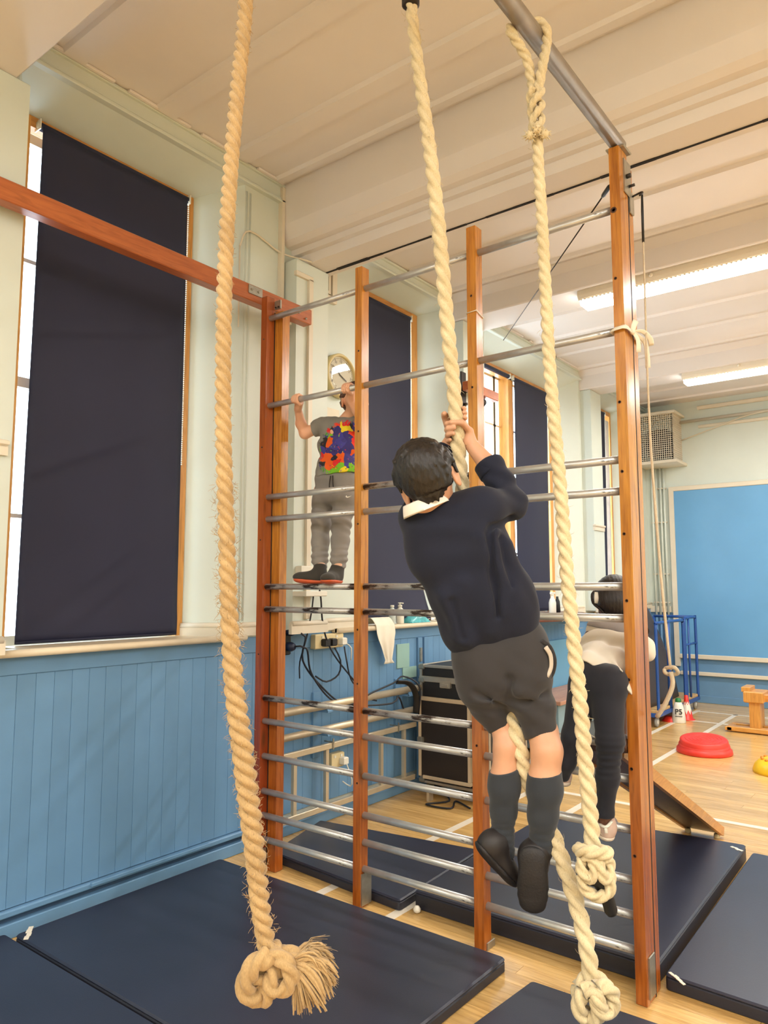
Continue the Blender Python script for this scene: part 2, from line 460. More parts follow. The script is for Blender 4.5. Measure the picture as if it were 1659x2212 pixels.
# cornice: green frieze strips with two beads, broken by the beams
def cornice(y0, y1, zc, zo):
    m = MB().box(XW - 0.01, XW + 0.012, y0, y1, zo, zc)
    m.box(XW - 0.01, XW + 0.035, y0, y1, zo - 0.004, zo + 0.014, 0.005)
    m.box(XW - 0.01, XW + 0.024, y0, y1, zo + 0.02, zo + 0.03, 0.003)
    m.box(XW - 0.01, XW + 0.03, y0, y1, zc - 0.022, zc - 0.004, 0.004)
    return m.build('cornice', M['wall'], wall_left)
cornice(1.40, 3.10, 3.965, 3.842); cornice(3.42, 5.05, 3.87, 3.775); cornice(5.42, 7.75, 3.87, 3.762); cornice(8.08, Y1, 3.87, 3.80)
for (a, b) in ((1.5, 1.9), (1.98, 2.36), (2.44, 2.78), (2.86, 3.08)):
    MB().box(XW + 0.03, XW + 0.052, a, b, 3.948, 3.963, 0.003).build('ceiling_bead', M['ceil'], wall_left)
for (a, b) in ((5.8, 6.3), (6.45, 7.0), (7.1, 7.68)):
    MB().box(XW + 0.03, XW + 0.052, a, b, 3.852, 3.868, 0.003).build('ceiling_bead', M['ceil'], wall_left)
# jamb beads on the pier beside the first window
for yy in (2.812, 2.84):
    MB().tube([(XW, yy, SILL + 0.09), (XW, yy, 3.80)], 0.007, 6).build('jamb_bead', M['wall'], wall_left)
# small framed hatch high on the wall behind the first beam
MB().box(XW, XW + 0.03, 3.40, 3.60, 3.34, 3.385, 0.004).box(XW, XW + 0.03, 3.555, 3.60, 3.385, 3.62, 0.004).box(XW, XW + 0.03, 3.40, 3.43, 3.385, 3.62, 0.004).box(XW, XW + 0.022, 3.43, 3.545, 3.395, 3.415).box(XW, XW + 0.022, 3.525, 3.545, 3.415, 3.6).build('vent_frame', M['wall_wh'], wall_left)

# ---- end wall
MB_e = MB().box(XW - 0.3, XR + 0.2, Y1, Y1 + 0.2, 1.0, 4.1)
wall_end = struct(MB_e.build('wall_end', M['wall']), 'pale green end wall with a big blue noticeboard')
MB().box(XW - 0.3, XR + 0.2, Y1 + 0.01, Y1 + 0.2, 0, 1.0).box(XW, XR, Y1 - 0.012, Y1 + 0.02, 0.0, 0.09, 0.004).box(XW, XR, Y1 - 0.004, Y1 + 0.02, 0.09, 1.12).build('wainscot_panel', M['blue'], wall_end)
MB().box(XW, -2.93, Y1 - 0.03, Y1, 1.12, 1.2, 0.006).build('dado_ledge', M['wall_wh'], wall_end)
MB().box(-2.84, 0.9, Y1 - 0.03, Y1, 0.60, 2.70).build('noticeboard', M['notice'], wall_end)
MB().box(-2.90, -2.84, Y1 - 0.045, Y1, 0.44, 2.76, 0.006).box(-2.84, 0.95, Y1 - 0.045, Y1, 2.70, 2.76, 0.006).build('noticeboard_frame', M['wall_wh'], wall_end)
MB().box(-2.84, 0.95, Y1 - 0.05, Y1, 0.545, 0.60, 0.006).build('wall_rail', M['wall_wh'], wall_end)
MB().box(-2.84, 0.95, Y1 - 0.05, Y1, 0.34, 0.385, 0.006).build('wall_rail', M['wall_wh'], wall_end)
MB().box(-2.5, XR, Y1 - 0.03, Y1, 3.50, 3.54, 0.006).box(-2.5, XR, Y1 - 0.05, Y1, 3.74, 3.79, 0.01).build('cornice', M['wall_wh'], wall_end)
MB().tube([(-2.74, Y1 - 0.05, 3.60), (XR, Y1 - 0.05, 3.66)], 0.02, 8).build('conduit', M['wall_wh'], wall_end)
MB().tube(catmull([(-2.73, Y1 - 0.03, 3.36), (-2.3, Y1 - 0.06, 3.47), (-1.9, Y1 - 0.06, 3.58), (-1.4, Y1 - 0.06, 3.62)], 0.1), 0.008, 6).build('wall_cable', M['wall_wh'], wall_end)

# ---- unseen sides of the hall close the room
struct(MB().box(XR, XR + 0.2, Y0, Y1, 0, 4.1).build('wall_right', M['wall']), 'pale green side wall out of view')
struct(MB().box(XW - 0.3, XR + 0.2, Y0 - 0.2, Y0, 0, 4.1).build('wall_back', M['wall']), 'pale green back wall out of view')

# ---- ceiling with its battens and beams
cb = MB().box(XW, XR, Y0, 3.3, 3.965, 4.15).box(XW, XR, 3.3, Y1, 3.87, 4.15)
ceiling = struct(cb.build('ceiling', M['ceil']), 'cream boarded ceiling with cover battens')
def batten(y0, w, z): MB().prism([(y0, z + 0.005), (y0 + 0.012, z - 0.022), (y0 + w - 0.012, z - 0.022), (y0 + w, z + 0.005)][::-1], XW + 0.05, XR, 0, 'X').build('ceiling_batten', M['ceil'], ceiling)
for yy in (1.62, 2.14, 2.66): batten(yy, 0.13, 3.965)
for yy in (3.0,): batten(yy, 0.07, 3.965)
for yy in (3.9, 4.4, 4.9, 5.95, 6.5, 7.05, 7.6, 8.6, 9.1, 9.6): batten(yy, 0.06, 3.87)
def crack(b):
    rnd = random.Random(3); m = MB(); x = XW + 0.10
    while x < XR:
        L = rnd.uniform(0.05, 0.3); w = rnd.uniform(0.003, 0.008) + (0.006 if rnd.random() < 0.3 else 0)
        m.box(x, x + L, 3.398 - w, 3.398 + w, 3.466, 3.4712); x += L
    m.build('track_slot', M['hole'], b)
for k, (y0, y1, zb) in enumerate(BEAMS):
    m = MB()
    if k == 1:
        prof = [(3.10, 4.0), (3.10, 3.70), (3.115, 3.60), (3.15, 3.575), (3.19, 3.57), (3.195, 3.535), (3.225, 3.53), (3.235, 3.475), (3.45, 3.47), (3.45, 4.0)]
    else:
        prof = [(y0, 4.0), (y0, zb + 0.008), (y0 + 0.008, zb), (y1 - 0.008, zb), (y1, zb + 0.008), (y1, 4.0)]
        if k >= 2: prof = [(y0 - 0.06, 4.0), (y0 - 0.06, 3.855), (y0, 3.80)] + prof[1:]
    m.prism(prof, XW - 0.01, XR, 0, 'X')
    b = m.build('ceiling_beam', M['beam'], ceiling)
    if k == 1: crack(b)
for y0 in (-0.95, -3.0): MB().box(XW, XR, y0, y0 + 0.37, 3.65, 4.0).build('ceiling_beam', M['beam'], ceiling)

# ---- windows
def window(n, a, b, zi, label, panes, wr=0.045, wt=0.055):
    """pine lining, softwood sashes and glass between y=a and y=b"""
    w = struct(MB().box(XG - 0.05, XG + 0.012, a, a + 0.032, SILL + 0.01, zi).box(XG - 0.05, XG + 0.012, b - wr, b, SILL + 0.01, zi).build('window_%d' % n, M['pine']), label)
    MB().box(XG - 0.05, XG + 0.012, a + 0.032, b - wr, zi - wt, zi).build('head_rail', M['pineY'], w)
    for (p0, p1) in panes:
        fr = MB().box(XG - 0.13, XG - 0.09, p0, p0 + 0.035, SILL + 0.04, zi - 0.06).box(XG - 0.13, XG - 0.09, p1 - 0.035, p1, SILL + 0.04, zi - 0.06)
        for z0, z1 in ((SILL, SILL + 0.05), (zi - 0.08, zi - 0.03), (2.42, 2.47), (1.78, 1.80), (3.05, 3.07)): fr.box(XG - 0.13, XG - 0.09, p0, p1, z0, z1)
        f = fr.build('sash', M['wall_wh'], w)
        MB().box(XG - 0.114, XG - 0.110, p0 + 0.02, p1 - 0.02, SILL + 0.04, zi - 0.06).build('pane', M['glass'], f)
    return w
window(1, 1.60, 2.61, 3.75, 'first window, pine framed, behind the largest navy blind', [(1.60, 2.61)])
window(2, 3.97, 4.92, 3.72, 'second window, pine framed, right of the wall clock', [(3.97, 4.92)], 0.08, 0.09)
w3 = window(3, 5.50, 7.52, 3.62, 'third window, pine framed, its left half uncovered and bright', [(5.54, 6.42), (6.40, 7.47)], 0.07, 0.08)
MB().box(XG - 0.10, XG + 0.012, 6.515, 6.615, SILL + 0.01, 3.57).build('mullion', M['pine'], w3)
MB().box(XG - 0.14, XG - 0.10, 6.40, 6.45, SILL + 0.01, 3.57).build('mullion', M['beam_red'], w3)
window(4, 8.22, 9.34, 3.72, 'fourth window, pine framed, far along the wall', [(8.22, 9.34)])

# ================================================================== CLIMBING FRAME
FY = 2.728
cf = thing('climbing_apparatus', 'redwood and steel gym climbing frame standing across the mats', 'climbing frame', (-1.9, FY, 0))
RZ = [2.92, 2.43, 1.93, 1.81, 1.452, 1.334, 0.875, 0.757, 0.58, 0.405, 0.285, 0.168]
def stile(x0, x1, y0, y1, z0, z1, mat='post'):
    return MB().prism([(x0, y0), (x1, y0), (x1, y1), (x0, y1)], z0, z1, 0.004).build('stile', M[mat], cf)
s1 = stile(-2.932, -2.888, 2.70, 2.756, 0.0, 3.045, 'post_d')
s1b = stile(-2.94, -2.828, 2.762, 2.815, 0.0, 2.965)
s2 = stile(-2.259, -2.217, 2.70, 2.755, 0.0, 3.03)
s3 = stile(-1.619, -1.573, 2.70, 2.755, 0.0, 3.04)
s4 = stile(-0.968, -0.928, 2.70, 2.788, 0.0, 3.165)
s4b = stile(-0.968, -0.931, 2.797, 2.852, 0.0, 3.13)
for xa, xb, bay in ((-2.888, -2.259, 0), (-2.217, -1.619, 1), (-1.573, -0.968, 2)):
    L = xb - xa
    me = {}
    for z in RZ:
        worn = (z in (1.452, 1.334, 0.875)) and bay < 2 or (bay == 1 and z in (1.93,))
        key = 'steel_worn' if worn else 'steel'
        if key not in me:
            me[key] = MB().tube([(-0.012, 0, 0), (L + 0.012, 0, 0)], 0.0155, 14).mesh('rung', mat=M[key])
        o = bpy.data.objects.new('rung', me[key]); COL.objects.link(o); o.parent = cf
        o.location = Vector((xa, FY, z)) - cf.location
MB().box(-0.962, -0.9278, 2.7875, 2.7975, 0.0, 3.12).build('seam_shade_strip', M['hole'], cf)  # dark strip added between the stile members, standing for shade in the gap
MB().box(-2.93, -2.8868, 2.7555, 2.7625, 0.0, 2.96).build('seam_shade_strip', M['hole'], cf)  # same added strip: shade of the seam as a dark colour
# through-bolts and pegs on the outer stile
bolt_me = MB().lathe((0, 0, 0), [(0.0055, 0), (0.0055, -0.0015), (0.003, -0.0015), (0.003, 0.0005)], 10, (0, 1, 0)).mesh('bolt', mat=plain('browned_bolt', (78, 50, 34), 0.5, 0.3))
def bolt(st, x, y, z, sc=1.0):
    o = bpy.data.objects.new('bolt', bolt_me); COL.objects.link(o); o.parent = st
    o.location = Vector((x, y, z)) - cf.location; o.scale = (sc, 1, sc)
for z in (2.63, 2.145, 1.88, 1.646, 1.40, 1.115, 0.80, 0.5): bolt(s4, -0.953 + random.uniform(-0.004, 0.004), 2.70, z, 1.1)
bolt(s4, -0.955, 2.70, 2.905, 2.2)
for z in (2.72, 2.31, 1.85, 1.2, 0.8): bolt(s3, -1.597, 2.70, z)
for z in (2.6, 2.2, 1.75, 1.25, 1.0, 0.55): bolt(s2, -2.236, 2.70, z, 0.9)
for z in (2.8, 2.2, 1.7, 1.1, 0.6): bolt(s1, -2.91, 2.70, z, 0.8)
# steel ties, shoes and hinges
def plate(parent, x0, x1, y0, y1, z0, z1, mat='bracket'):
    return MB().box(x0, x1, y0, y1, z0, z1, min(0.002, (x1 - x0) / 3, (y1 - y0) / 3)).build('steel_plate', M[mat], parent)
p = plate(cf, -0.928, -0.922, 2.742, 2.815, 2.99, 3.13)
MB().tube([(-0.922, 2.765, 3.06), (-0.905, 2.765, 3.06)], 0.009, 10).tube([(-0.922, 2.79, 3.03), (-0.900, 2.79, 3.03)], 0.006, 8).build('hinge_bolt', M['dark_metal'], p)
p = plate(cf, -0.93, -0.923, 2.80, 2.845, 2.93, 3.02)
MB().tube(catmull([(-0.926, 2.83, 3.005), (-0.89, 2.83, 3.012), (-0.878, 2.815, 3.0), (-0.885, 2.80, 2.985)], 0.01), 0.004, 6).build('hook', M['dark_metal'], p)
plate(cf, -0.928, -0.922, 2.716, 2.775, 0.02, 0.16)
plate(cf, -0.974, -0.968, 2.716, 2.85, 0.01, 0.13)
plate(cf, -2.217, -2.210, 2.706, 2.775, 0.01, 0.15); plate(cf, -2.266, -2.259, 2.715, 2.775, 0.01, 0.12)
plate(cf, -1.573, -1.567, 2.716, 2.775, 0.0, 0.03)
plate(cf, -2.884, -2.838, 2.752, 2.761, 2.975, 3.025); plate(cf, -2.888, -2.882, 2.71, 2.75, 0.02, 0.12)
MB().lathe((-2.872, 2.750, 2.985), [(0.005, 0), (0.005, 0.004)], 8, (0, -1, 0)).lathe((-2.851, 2.750, 2.985), [(0.005, 0), (0.005, 0.004)], 8, (0, -1, 0)).build('screw', M['dark_metal'], cf)
# galvanised pipe running back over the mats, with its foot plate
pp = MB().tube([(-0.948, 2.765, 3.195), (-0.948, 0.15, 3.195)], 0.029, 20).build('top_pipe', M['galv'], cf)
MB().prism([(-0.985, 2.715), (-0.912, 2.715), (-0.912, 2.80), (-0.985, 2.80)], 3.163, 3.172, 0.002).lathe((-0.948, 2.748, 3.166), [(0.036, 0), (0.033, 0.012)], 18).build('pipe_shoe', M['bracket'], pp)
MB().tube([(-0.948, 0.3, 3.20), (-0.948, 0.3, 3.96)], 0.016, 10).prism([(-1.0, 0.25), (-0.9, 0.25), (-0.9, 0.35), (-1.0, 0.35)], 3.95, 3.965).build('pipe_hanger', M['galv'], pp)
# redwood beam along the wall and its brackets
rb = MB().prism([(-3.03, 0.0), (-2.965, 0.0), (-2.965, 3.135), (-3.03, 3.135)], 3.018, 3.112, 0.004).build('wall_beam', M['beam_red'], cf)
MB().box(-2.965, -2.959, 2.63, 2.73, 3.055, 3.105, 0.002).build('steel_plate', M['bracket'], rb)
for yy, zz in ((3.02, 3.06), (3.08, 3.04), (2.65, 3.08), (2.70, 3.08)):
    MB().lathe((-2.959, yy, zz), [(0.007, 0), (0.006, 0.006)], 10, (1, 0, 0)).build('coach_bolt', M['bracket'], rb)
bk = MB().box(-3.205, -3.19, 2.985, 3.045, 2.80, 3.20).box(-3.19, -3.03, 3.0, 3.03, 3.005, 3.018)
bk.add([(-3.19, 3.008, 2.84), (-3.19, 3.022, 2.84), (-3.06, 3.008, 3.005), (-3.06, 3.022, 3.005), (-3.19, 3.008, 3.005), (-3.19, 3.022, 3.005)], [(0, 1, 3, 2), (0, 2, 4), (1, 5, 3), (2, 3, 5, 4), (0, 4, 5, 1)])
bk.build('wall_bracket', M['wall_wh'], cf)
MB().box(-3.19, -3.185, 2.995, 3.035, 2.82, 2.87).box(-3.19, -3.185, 2.995, 3.035, 3.12, 3.18).build('bracket_plate', M['bracket'], cf)
# the fold-away mount of a second frame, on the next pilaster
wb = thing('wall_mount', 'short redwood beam end on a steel bracket at the second pilaster', 'bracket', (-3.0, 5.2, 3.0))
MB().prism([(-3.03, 4.97), (-2.97, 4.97), (-2.97, 5.455), (-3.03, 5.455)], 3.02, 3.095, 0.004).build('beam_end', M['beam_red'], wb)
MB().box(-3.082, -3.07, 5.02, 5.09, 2.90, 3.20).box(-3.07, -3.03, 5.03, 5.08, 3.03, 3.06).build('steel_plate', M['dark_metal'], wb)
MB().lathe((-3.06, 5.3, 2.99), [(0.02, 0), (0.035, 0.03), (0.02, 0.05)], 12, (1, 0, 0)).tube([(-3.075, 5.055, 2.93), (-3.04, 5.055, 2.93)], 0.012, 8).build('swivel', M['dark_metal'], wb)

# wire stay from the outer stile to the window wall
st = thing('stay_wire', 'thin dark steel stay wire from the frame top to the third window', 'cable', (-0.97, 2.8, 3.1))
A = Vector((-0.97, 2.80, 3.10)); B = Vector((-3.24, 6.05, 3.765)); 
MB().tube([A, B], 0.0035, 6).build('wire', M['dark_metal'], st)
d = (B - A).normalized()
MB().tube([A + d * 0.10, A + d * 0.13, A + d * 0.22, A + d * 0.25], [0.004, 0.010, 0.010, 0.004], 8).build('turnbuckle', M['black'], st)
MB().tube([A + d * -0.01, A + d * 0.10], 0.006, 6).build('wire_loop', M['dark_metal'], st)

# white rag tied round the outer stile, string round the third
rg = thing('cloth_tie', 'white rag tied in a bow round the outer redwood stile', 'rag', (-0.948, 2.745, 2.40))
zb = 2.425
MB().tube(catmull([(-0.974, 2.694, zb), (-0.945, 2.690, zb + 0.004), (-0.920, 2.694, zb + 0.004), (-0.920, 2.75, zb), (-0.920, 2.856, zb - 0.01), (-0.948, 2.858, zb), (-0.976, 2.856, zb), (-0.976, 2.75, zb)], 0.02, True), 0.012, 8, closed=True, flat=0.35).build('band', M['paper'], rg)
K = Vector((-0.913, 2.745, zb - 0.002))
def ragtail(pts, w0, w1):
    P = catmull(pts, 0.012)
    return [(p, w0 + (w1 - w0) * i / (len(P) - 1)) for i, p in enumerate(P)]
m = MB()
for pts, a, b in (([K, K + Vector((0.012, 0.02, -0.03)), K + Vector((0.008, 0.035, -0.075))], 0.007, 0.012), ([K, K + Vector((0.02, 0.06, 0.012)), K + Vector((0.035, 0.10, -0.012)), K + Vector((0.03, 0.12, -0.03))], 0.006, 0.011), ([K, K + Vector((0.015, 0.09, -0.02)), K + Vector((0.02, 0.10, -0.07)), K + Vector((0.018, 0.11, -0.12))], 0.006, 0.010), ([K, K + Vector((0.006, -0.004, 0.02)), K + Vector((0.012, 0.006, 0.042))], 0.010, 0.012)):
    q = ragtail(pts, a, b); m.tube([p for p, w in q], [w for p, w in q], 8, flat=0.16)
m.build('tail', M['paper'], rg)
MB().lathe(K - Vector((0, 0, 0.012)), [(0.004, 0), (0.010, 0.006), (0.010, 0.016), (0.004, 0.022)], 10).build('knot', M['paper'], rg)
sx = thing('string_loop', 'white string looped round the third redwood stile', 'string', (-1.596, 2.70, 2.64))
MB().tube([(-1.622, 2.697, 2.645), (-1.57, 2.697, 2.648), (-1.57, 2.758, 2.63), (-1.622, 2.758, 2.64)], 0.0025, 6, closed=True).build('string', M['paper'], sx)

# thin pull cord hanging from the outer stile
co = thing('pull_cord', 'thin knotted cotton cord hanging behind the outer redwood stile', 'cord', (-0.88, 2.83, 3.0))
cp = catmull([(-0.882, 2.82, 2.98), (-0.884, 2.82, 2.79), (-0.886, 2.82, 2.1), (-0.868, 2.82, 1.56), (-0.846, 2.82, 1.19), (-0.842, 2.82, 1.15)], 0.05)
MB().tube(cp, [0.0028 + 0.0024 * min(1, i / len(cp) * 1.6) for i in range(len(cp))], 7).build('cord', M['cordm'], co)
MB().tube([(-0.882, 2.82, 3.0), (-0.883, 2.82, 2.93), (-0.884, 2.82, 2.80)], [0.004, 0.0055, 0.005], 8).build('whipping', M['black'], co)
kc = Vector((-0.842, 2.82, 1.14))
MB().tube(catmull([kc + Vector((-0.018, 0, 0.012)), kc + Vector((0.016, -0.012, 0.018)), kc + Vector((0.022, 0.008, -0.004)), kc + Vector((-0.01, 0.014, -0.012)), kc + Vector((-0.02, -0.01, 0.0))], 0.006, True), 0.0072, 8, closed=True).build('knot', M['cordm'], co)
MB().tube(catmull([kc, kc + Vector((0.003, 0.002, -0.05)), kc + Vector((-0.028, 0.006, -0.12)), kc + Vector((-0.06, 0.01, -0.17))], 0.012), 0.0085, 8).build('cord_end', M['cordm'], co)

# ================================================================== ROLLER BLINDS
def blind(y0, y1, yb0, yb1, zt, zb, label, curl=0.0, open_=False, X=-3.43, seed=0):
    b = thing('roller_blind', label, 'blind', (X, (y0 + y1) / 2, zb))
    rz = zt
    MB().tube([(X - 0.004, y0 - 0.012, rz), (X - 0.004, y1 + 0.012, rz)], 0.021, 14).build('roller', M['blind'], b)
    for yy in (y0 - 0.016, y1 + 0.016):
        MB().box(X - 0.03, X + 0.024, yy - 0.003, yy + 0.003, rz - 0.026, rz + 0.026).lathe((X - 0.004, yy - 0.008, rz), [(0.014, 0), (0.014, 0.016)], 12, (0, 1, 0)).build('end_bracket', M['white'], b)
    if not open_:
        rnd = random.Random(seed)
        def fn(u, v):
            ya = y0 + (yb0 - y0) * v; yb = y1 + (yb1 - y1) * v
            y_ = ya + (yb - ya) * u
            z_ = rz + (zb - rz) * v
            x_ = X + 0.016 + 0.004 * math.sin(u * 7 + v * 2.3 + seed) * math.sin(v * 3.1) + 0.005 * math.exp(-((v - 0.97) / 0.02) ** 2) * math.sin(u * 5) ** 2
            if curl: x_ += curl * (max(0, v - 0.5) / 0.5) ** 2.2 * (0.15 + 0.85 * u); z_ += 0.05 * max(0, v - 0.8) * u
            return (x_, y_, z_)
        MB().grid(fn, 24, 60, (-0.0015, 0, 0)).build('fabric', M['blind'], b)
        if not curl: MB().tube([(X + 0.016, yb0 + 0.004, zb + 0.006), (X + 0.016, yb1 - 0.004, zb + 0.006)], 0.009, 8, flat=0.5).build('bottom_bar', M['blind'], b)
        pts = []
        z = rz
        yy = y1 + 0.012
        ch = MB()
        while z > zb + 0.95:
            ch.lathe((X + 0.012, yy, z), [(0.001, -0.0045), (0.0042, -0.002), (0.0042, 0.002), (0.001, 0.0045)], 6); z -= 0.012
        ch.build('bead_chain', M['white'], b)
    return b
blind(1.682, 2.548, 1.668, 2.556, 3.712, SILL + 0.018, 'largest navy roller blind, fully drawn, in the first window', seed=1)
blind(4.04, 4.79, 4.03, 4.79, 3.655, SILL + 0.012, 'navy roller blind with a lifted lower corner, right of the clock', curl=0.19, seed=2)
blind(6.605, 7.37, 6.61, 7.34, 3.565, SILL + 0.03, 'narrow navy roller blind over the right half of the third window', seed=3)
blind(5.56, 6.50, 0, 0, 3.565, SILL + 0.05, 'rolled-up navy blind above the bright bare left pane', open_=True, seed=4)
blind(8.29, 9.07, 8.29, 9.0, 3.665, SILL + 0.03, 'farthest navy roller blind, beside the white curtain', seed=5)
cu = thing('net_curtain', 'white net curtain strip hanging in the fourth window', 'curtain', (-3.46, 9.1, 1.3))
MB().grid(lambda u, v: (-3.447 + 0.010 * math.sin(u * 19), 9.07 - 0.04 * v + 0.21 * u, 3.60 - 2.3 * v), 18, 20, (-0.001, 0, 0)).build('net', plain('white_net_curtain', (228, 226, 228), 0.8), cu)

# ================================================================== CLIMBING ROPES
def rope_sweep(pts, r, pitch=0.115, ring=18, step=0.006, closed=False, jit=0.0, seed=0):
    """three-strand laid rope swept along a path; r is a radius or f(t)"""
    P = catmull(pts, step, closed); n = len(P)
    rnd = random.Random(seed)
    d = 0.464; rs = 0.536
    V = []; F = []; up = None; ang = 0.0
    L = [0.0]
    for a, b in zip(P, P[1:]): L.append(L[-1] + (b - a).length)
    tot = L[-1] + ((P[0] - P[-1]).length if closed else 0)
    k = 2 * math.pi / pitch
    if closed: k = 2 * math.pi / 3 * max(1, round(tot / (pitch / 3))) / tot
    for i, p in enumerate(P):
        a = P[i - 1] if (i > 0 or closed) else p
        b = P[(i + 1) % n] if (i < n - 1 or closed) else p
        t = (b - a).normalized()
        if up is None: up = t.orthogonal().normalized()
        else:
            up = up - t * up.dot(t); up.normalize()
        w = t.cross(up)
        rr = r(L[i] / tot) if callable(r) else r
        tw = -k * L[i]
        for q in range(ring):
            th = 2 * math.pi * q / ring
            ph = ((th + math.pi / 3) % (2 * math.pi / 3)) - math.pi / 3
            rho = d * math.cos(ph) + math.sqrt(max(0, rs * rs - (d * math.sin(ph)) ** 2))
            rho *= rr * (1 + (rnd.uniform(-jit, jit) if jit else 0))
            V.append(p + (up * math.cos(th + tw) + w * math.sin(th + tw)) * rho)
    last = n if closed else n - 1
    for i in range(last):
        j = (i + 1) % n
        for q in range(ring):
            q2 = (q + 1) % ring
            F.append((i * ring + q, i * ring + q2, j * ring + q2, j * ring + q))
    if not closed:
        F.append(tuple(reversed(range(ring)))); F.append(tuple((n - 1) * ring + q for q in range(ring)))
    return V, F, P
def add_rope(mb, *a, **k):
    V, F, P = rope_sweep(*a, **k); mb.add(V, F, True); return P
def fibres(P, r, count, seed, t0=0.0, t1=1.0, lmin=0.008, lmax=0.03):
    rnd = random.Random(seed); m = MB(); n = len(P)
    for _ in range(count):
        i = int((t0 + (t1 - t0) * rnd.random()) * (n - 2)) + 1
        t = (P[min(n - 1, i + 1)] - P[i - 1]).normalized(); u = t.orthogonal().normalized(); w = t.cross(u)
        th = rnd.uniform(0, 6.28); o = u * math.cos(th) + w * math.sin(th)
        a = P[i] + o * r * 0.93; L = rnd.uniform(lmin, lmax)
        dr = (o * rnd.uniform(0.25, 0.8) + t * rnd.uniform(-1, 1) + w * rnd.uniform(-0.5, 0.5)).normalized()
        m.tube([a, a + dr * L * 0.5 + o * 0.002, a + dr * L], [0.0006, 0.0005, 0.0002], 3)
    return m
# local frame facing the photograph's side: right, up, front
RT = Vector((0.792, 0.610, 0)); UPV = Vector((0, 0, 1)); FRV = Vector((0.610, -0.792, 0))
def loc_pts(c, pts): return [Vector(c) + RT * a + UPV * b + FRV * d for a, b, d in pts]

# ---- rope looped over the pipe (hangs nearest the outer stile)
r3 = thing('climbing_rope', 'pale climbing rope spliced round the steel top pipe, ending in a black-capped knot', 'climbing rope', (-0.948, 2.02, 3.19), 'gym climbing ropes')
m = MB()
path3 = [(-0.943,2.011,2.855), (-0.943,2.012,2.751), (-0.932,2.004,2.579), (-0.920,1.992,2.350), (-0.908,1.984,2.088), (-0.890,1.975,1.876), (-0.876,1.970,1.698), (-0.864,1.967,1.500), (-0.848,1.968,1.294), (-0.832,1.965,1.119), (-0.822,1.967,0.960), (-0.810,1.963,0.817), (-0.807,1.960,0.764), (-0.806,1.958,0.736)]
P3 = add_rope(m, path3, lambda t: 0.0182 + 0.0048 * t, 0.118)
m.build('rope_body', M['rope'], r3)
fibres(P3, 0.021, 160, 3, 0, 1, 0.006, 0.018).build('loose_fibres', M['rope'], r3)['kind'] = 'stuff'
m = MB()
# eye round the pipe: down the near side, over the top, down the far side
add_rope(m, [(-0.940,1.999,2.965), (-0.955,1.997,3.041), (-0.960,1.979,3.102), (-0.985,1.925,3.17), (-0.988,1.955,3.205), (-0.965,1.99,3.235), (-0.93,2.02,3.232), (-0.912,2.025,3.20), (-0.914,2.03,3.165), (-0.917,2.003,3.073), (-0.928,1.997,3.005), (-0.936,1.991,2.959)], 0.0165, 0.105)
m.build('eye_loop', M['rope'], r3)
m = MB()
for k in range(3):
    pts = []
    for i in range(15):
        t = i / 14
        th = k * 2 * math.pi / 3 + t * 6.5
        c = Vector((-0.938,1.991,2.991)).lerp(Vector((-0.943,2.010,2.860)), t)
        rad = 0.019 - 0.004 * t
        pts.append(c + (RT * math.cos(th) + FRV * math.sin(th)) * rad)
    add_rope(m, pts, 0.0125, 0.08, 12)
m.build('splice', M['rope'], r3)
m = MB()
rn = random.Random(5)
for cc in ((-0.950,1.970,2.836), (-0.914,1.997,2.839), (-0.927,1.974,2.847)):
    cc = Vector(cc)
    m.lathe(cc - Vector((0, 0, 0.012)), [(0.005, 0), (0.013, 0.006), (0.014, 0.018), (0.006, 0.026)], 10)
    for _ in range(26):
        dv = Vector((rn.uniform(-1, 1), rn.uniform(-1, 1), rn.uniform(-1, 0.7))).normalized()
        m.tube([cc + dv * 0.008, cc + dv * 0.017, cc + dv * rn.uniform(0.02, 0.027)], [0.002, 0.0016, 0.0005], 4)
m.build('frayed_tucks', M['rope'], r3)
kc = Vector((-0.804,1.956,0.711))
m = MB()
add_rope(m, loc_pts(kc, [(0.036, 0.036, 0.0), (0.022, 0.046, 0.034), (-0.014, 0.050, 0.036), (-0.038, 0.044, 0.006), (-0.022, 0.036, -0.03), (0.016, 0.032, -0.03)]), 0.0185, 0.1, closed=True)
add_rope(m, loc_pts(kc, [(-0.034, 0.026, 0.012), (-0.038, 0.0, 0.024), (-0.020, -0.020, 0.030), (-0.006, 0.0, 0.034), (-0.012, 0.026, 0.030), (-0.024, 0.032, 0.02)]), 0.0155, 0.1, closed=True)
add_rope(m, loc_pts(kc, [(0.004, 0.028, 0.032), (0.010, 0.0, 0.038), (0.018, -0.018, 0.034), (0.036, -0.010, 0.018), (0.038, 0.016, 0.012), (0.022, 0.030, 0.022)]), 0.0165, 0.1, closed=True)
add_rope(m, loc_pts(kc, [(-0.034, -0.020, 0.012), (-0.030, -0.046, 0.016), (-0.006, -0.066, 0.018), (0.026, -0.064, 0.016), (0.040, -0.040, 0.012), (0.036, -0.014, 0.004), (0.0, -0.006, -0.012), (-0.028, -0.006, -0.004)]), 0.0175, 0.1, closed=True)
m.build('knot', M['rope'], r3)
c0 = loc_pts(kc, [(-0.020, -0.024, 0.012), (0.010, -0.034, 0.004), (0.036, -0.075, -0.012), (0.047, -0.118, -0.014), (0.050, -0.128, -0.014)])
MB().tube(c0, [0.017, 0.0175, 0.0175, 0.0175, 0.012], 16).build('rubber_end_cap', M['black'], r3)

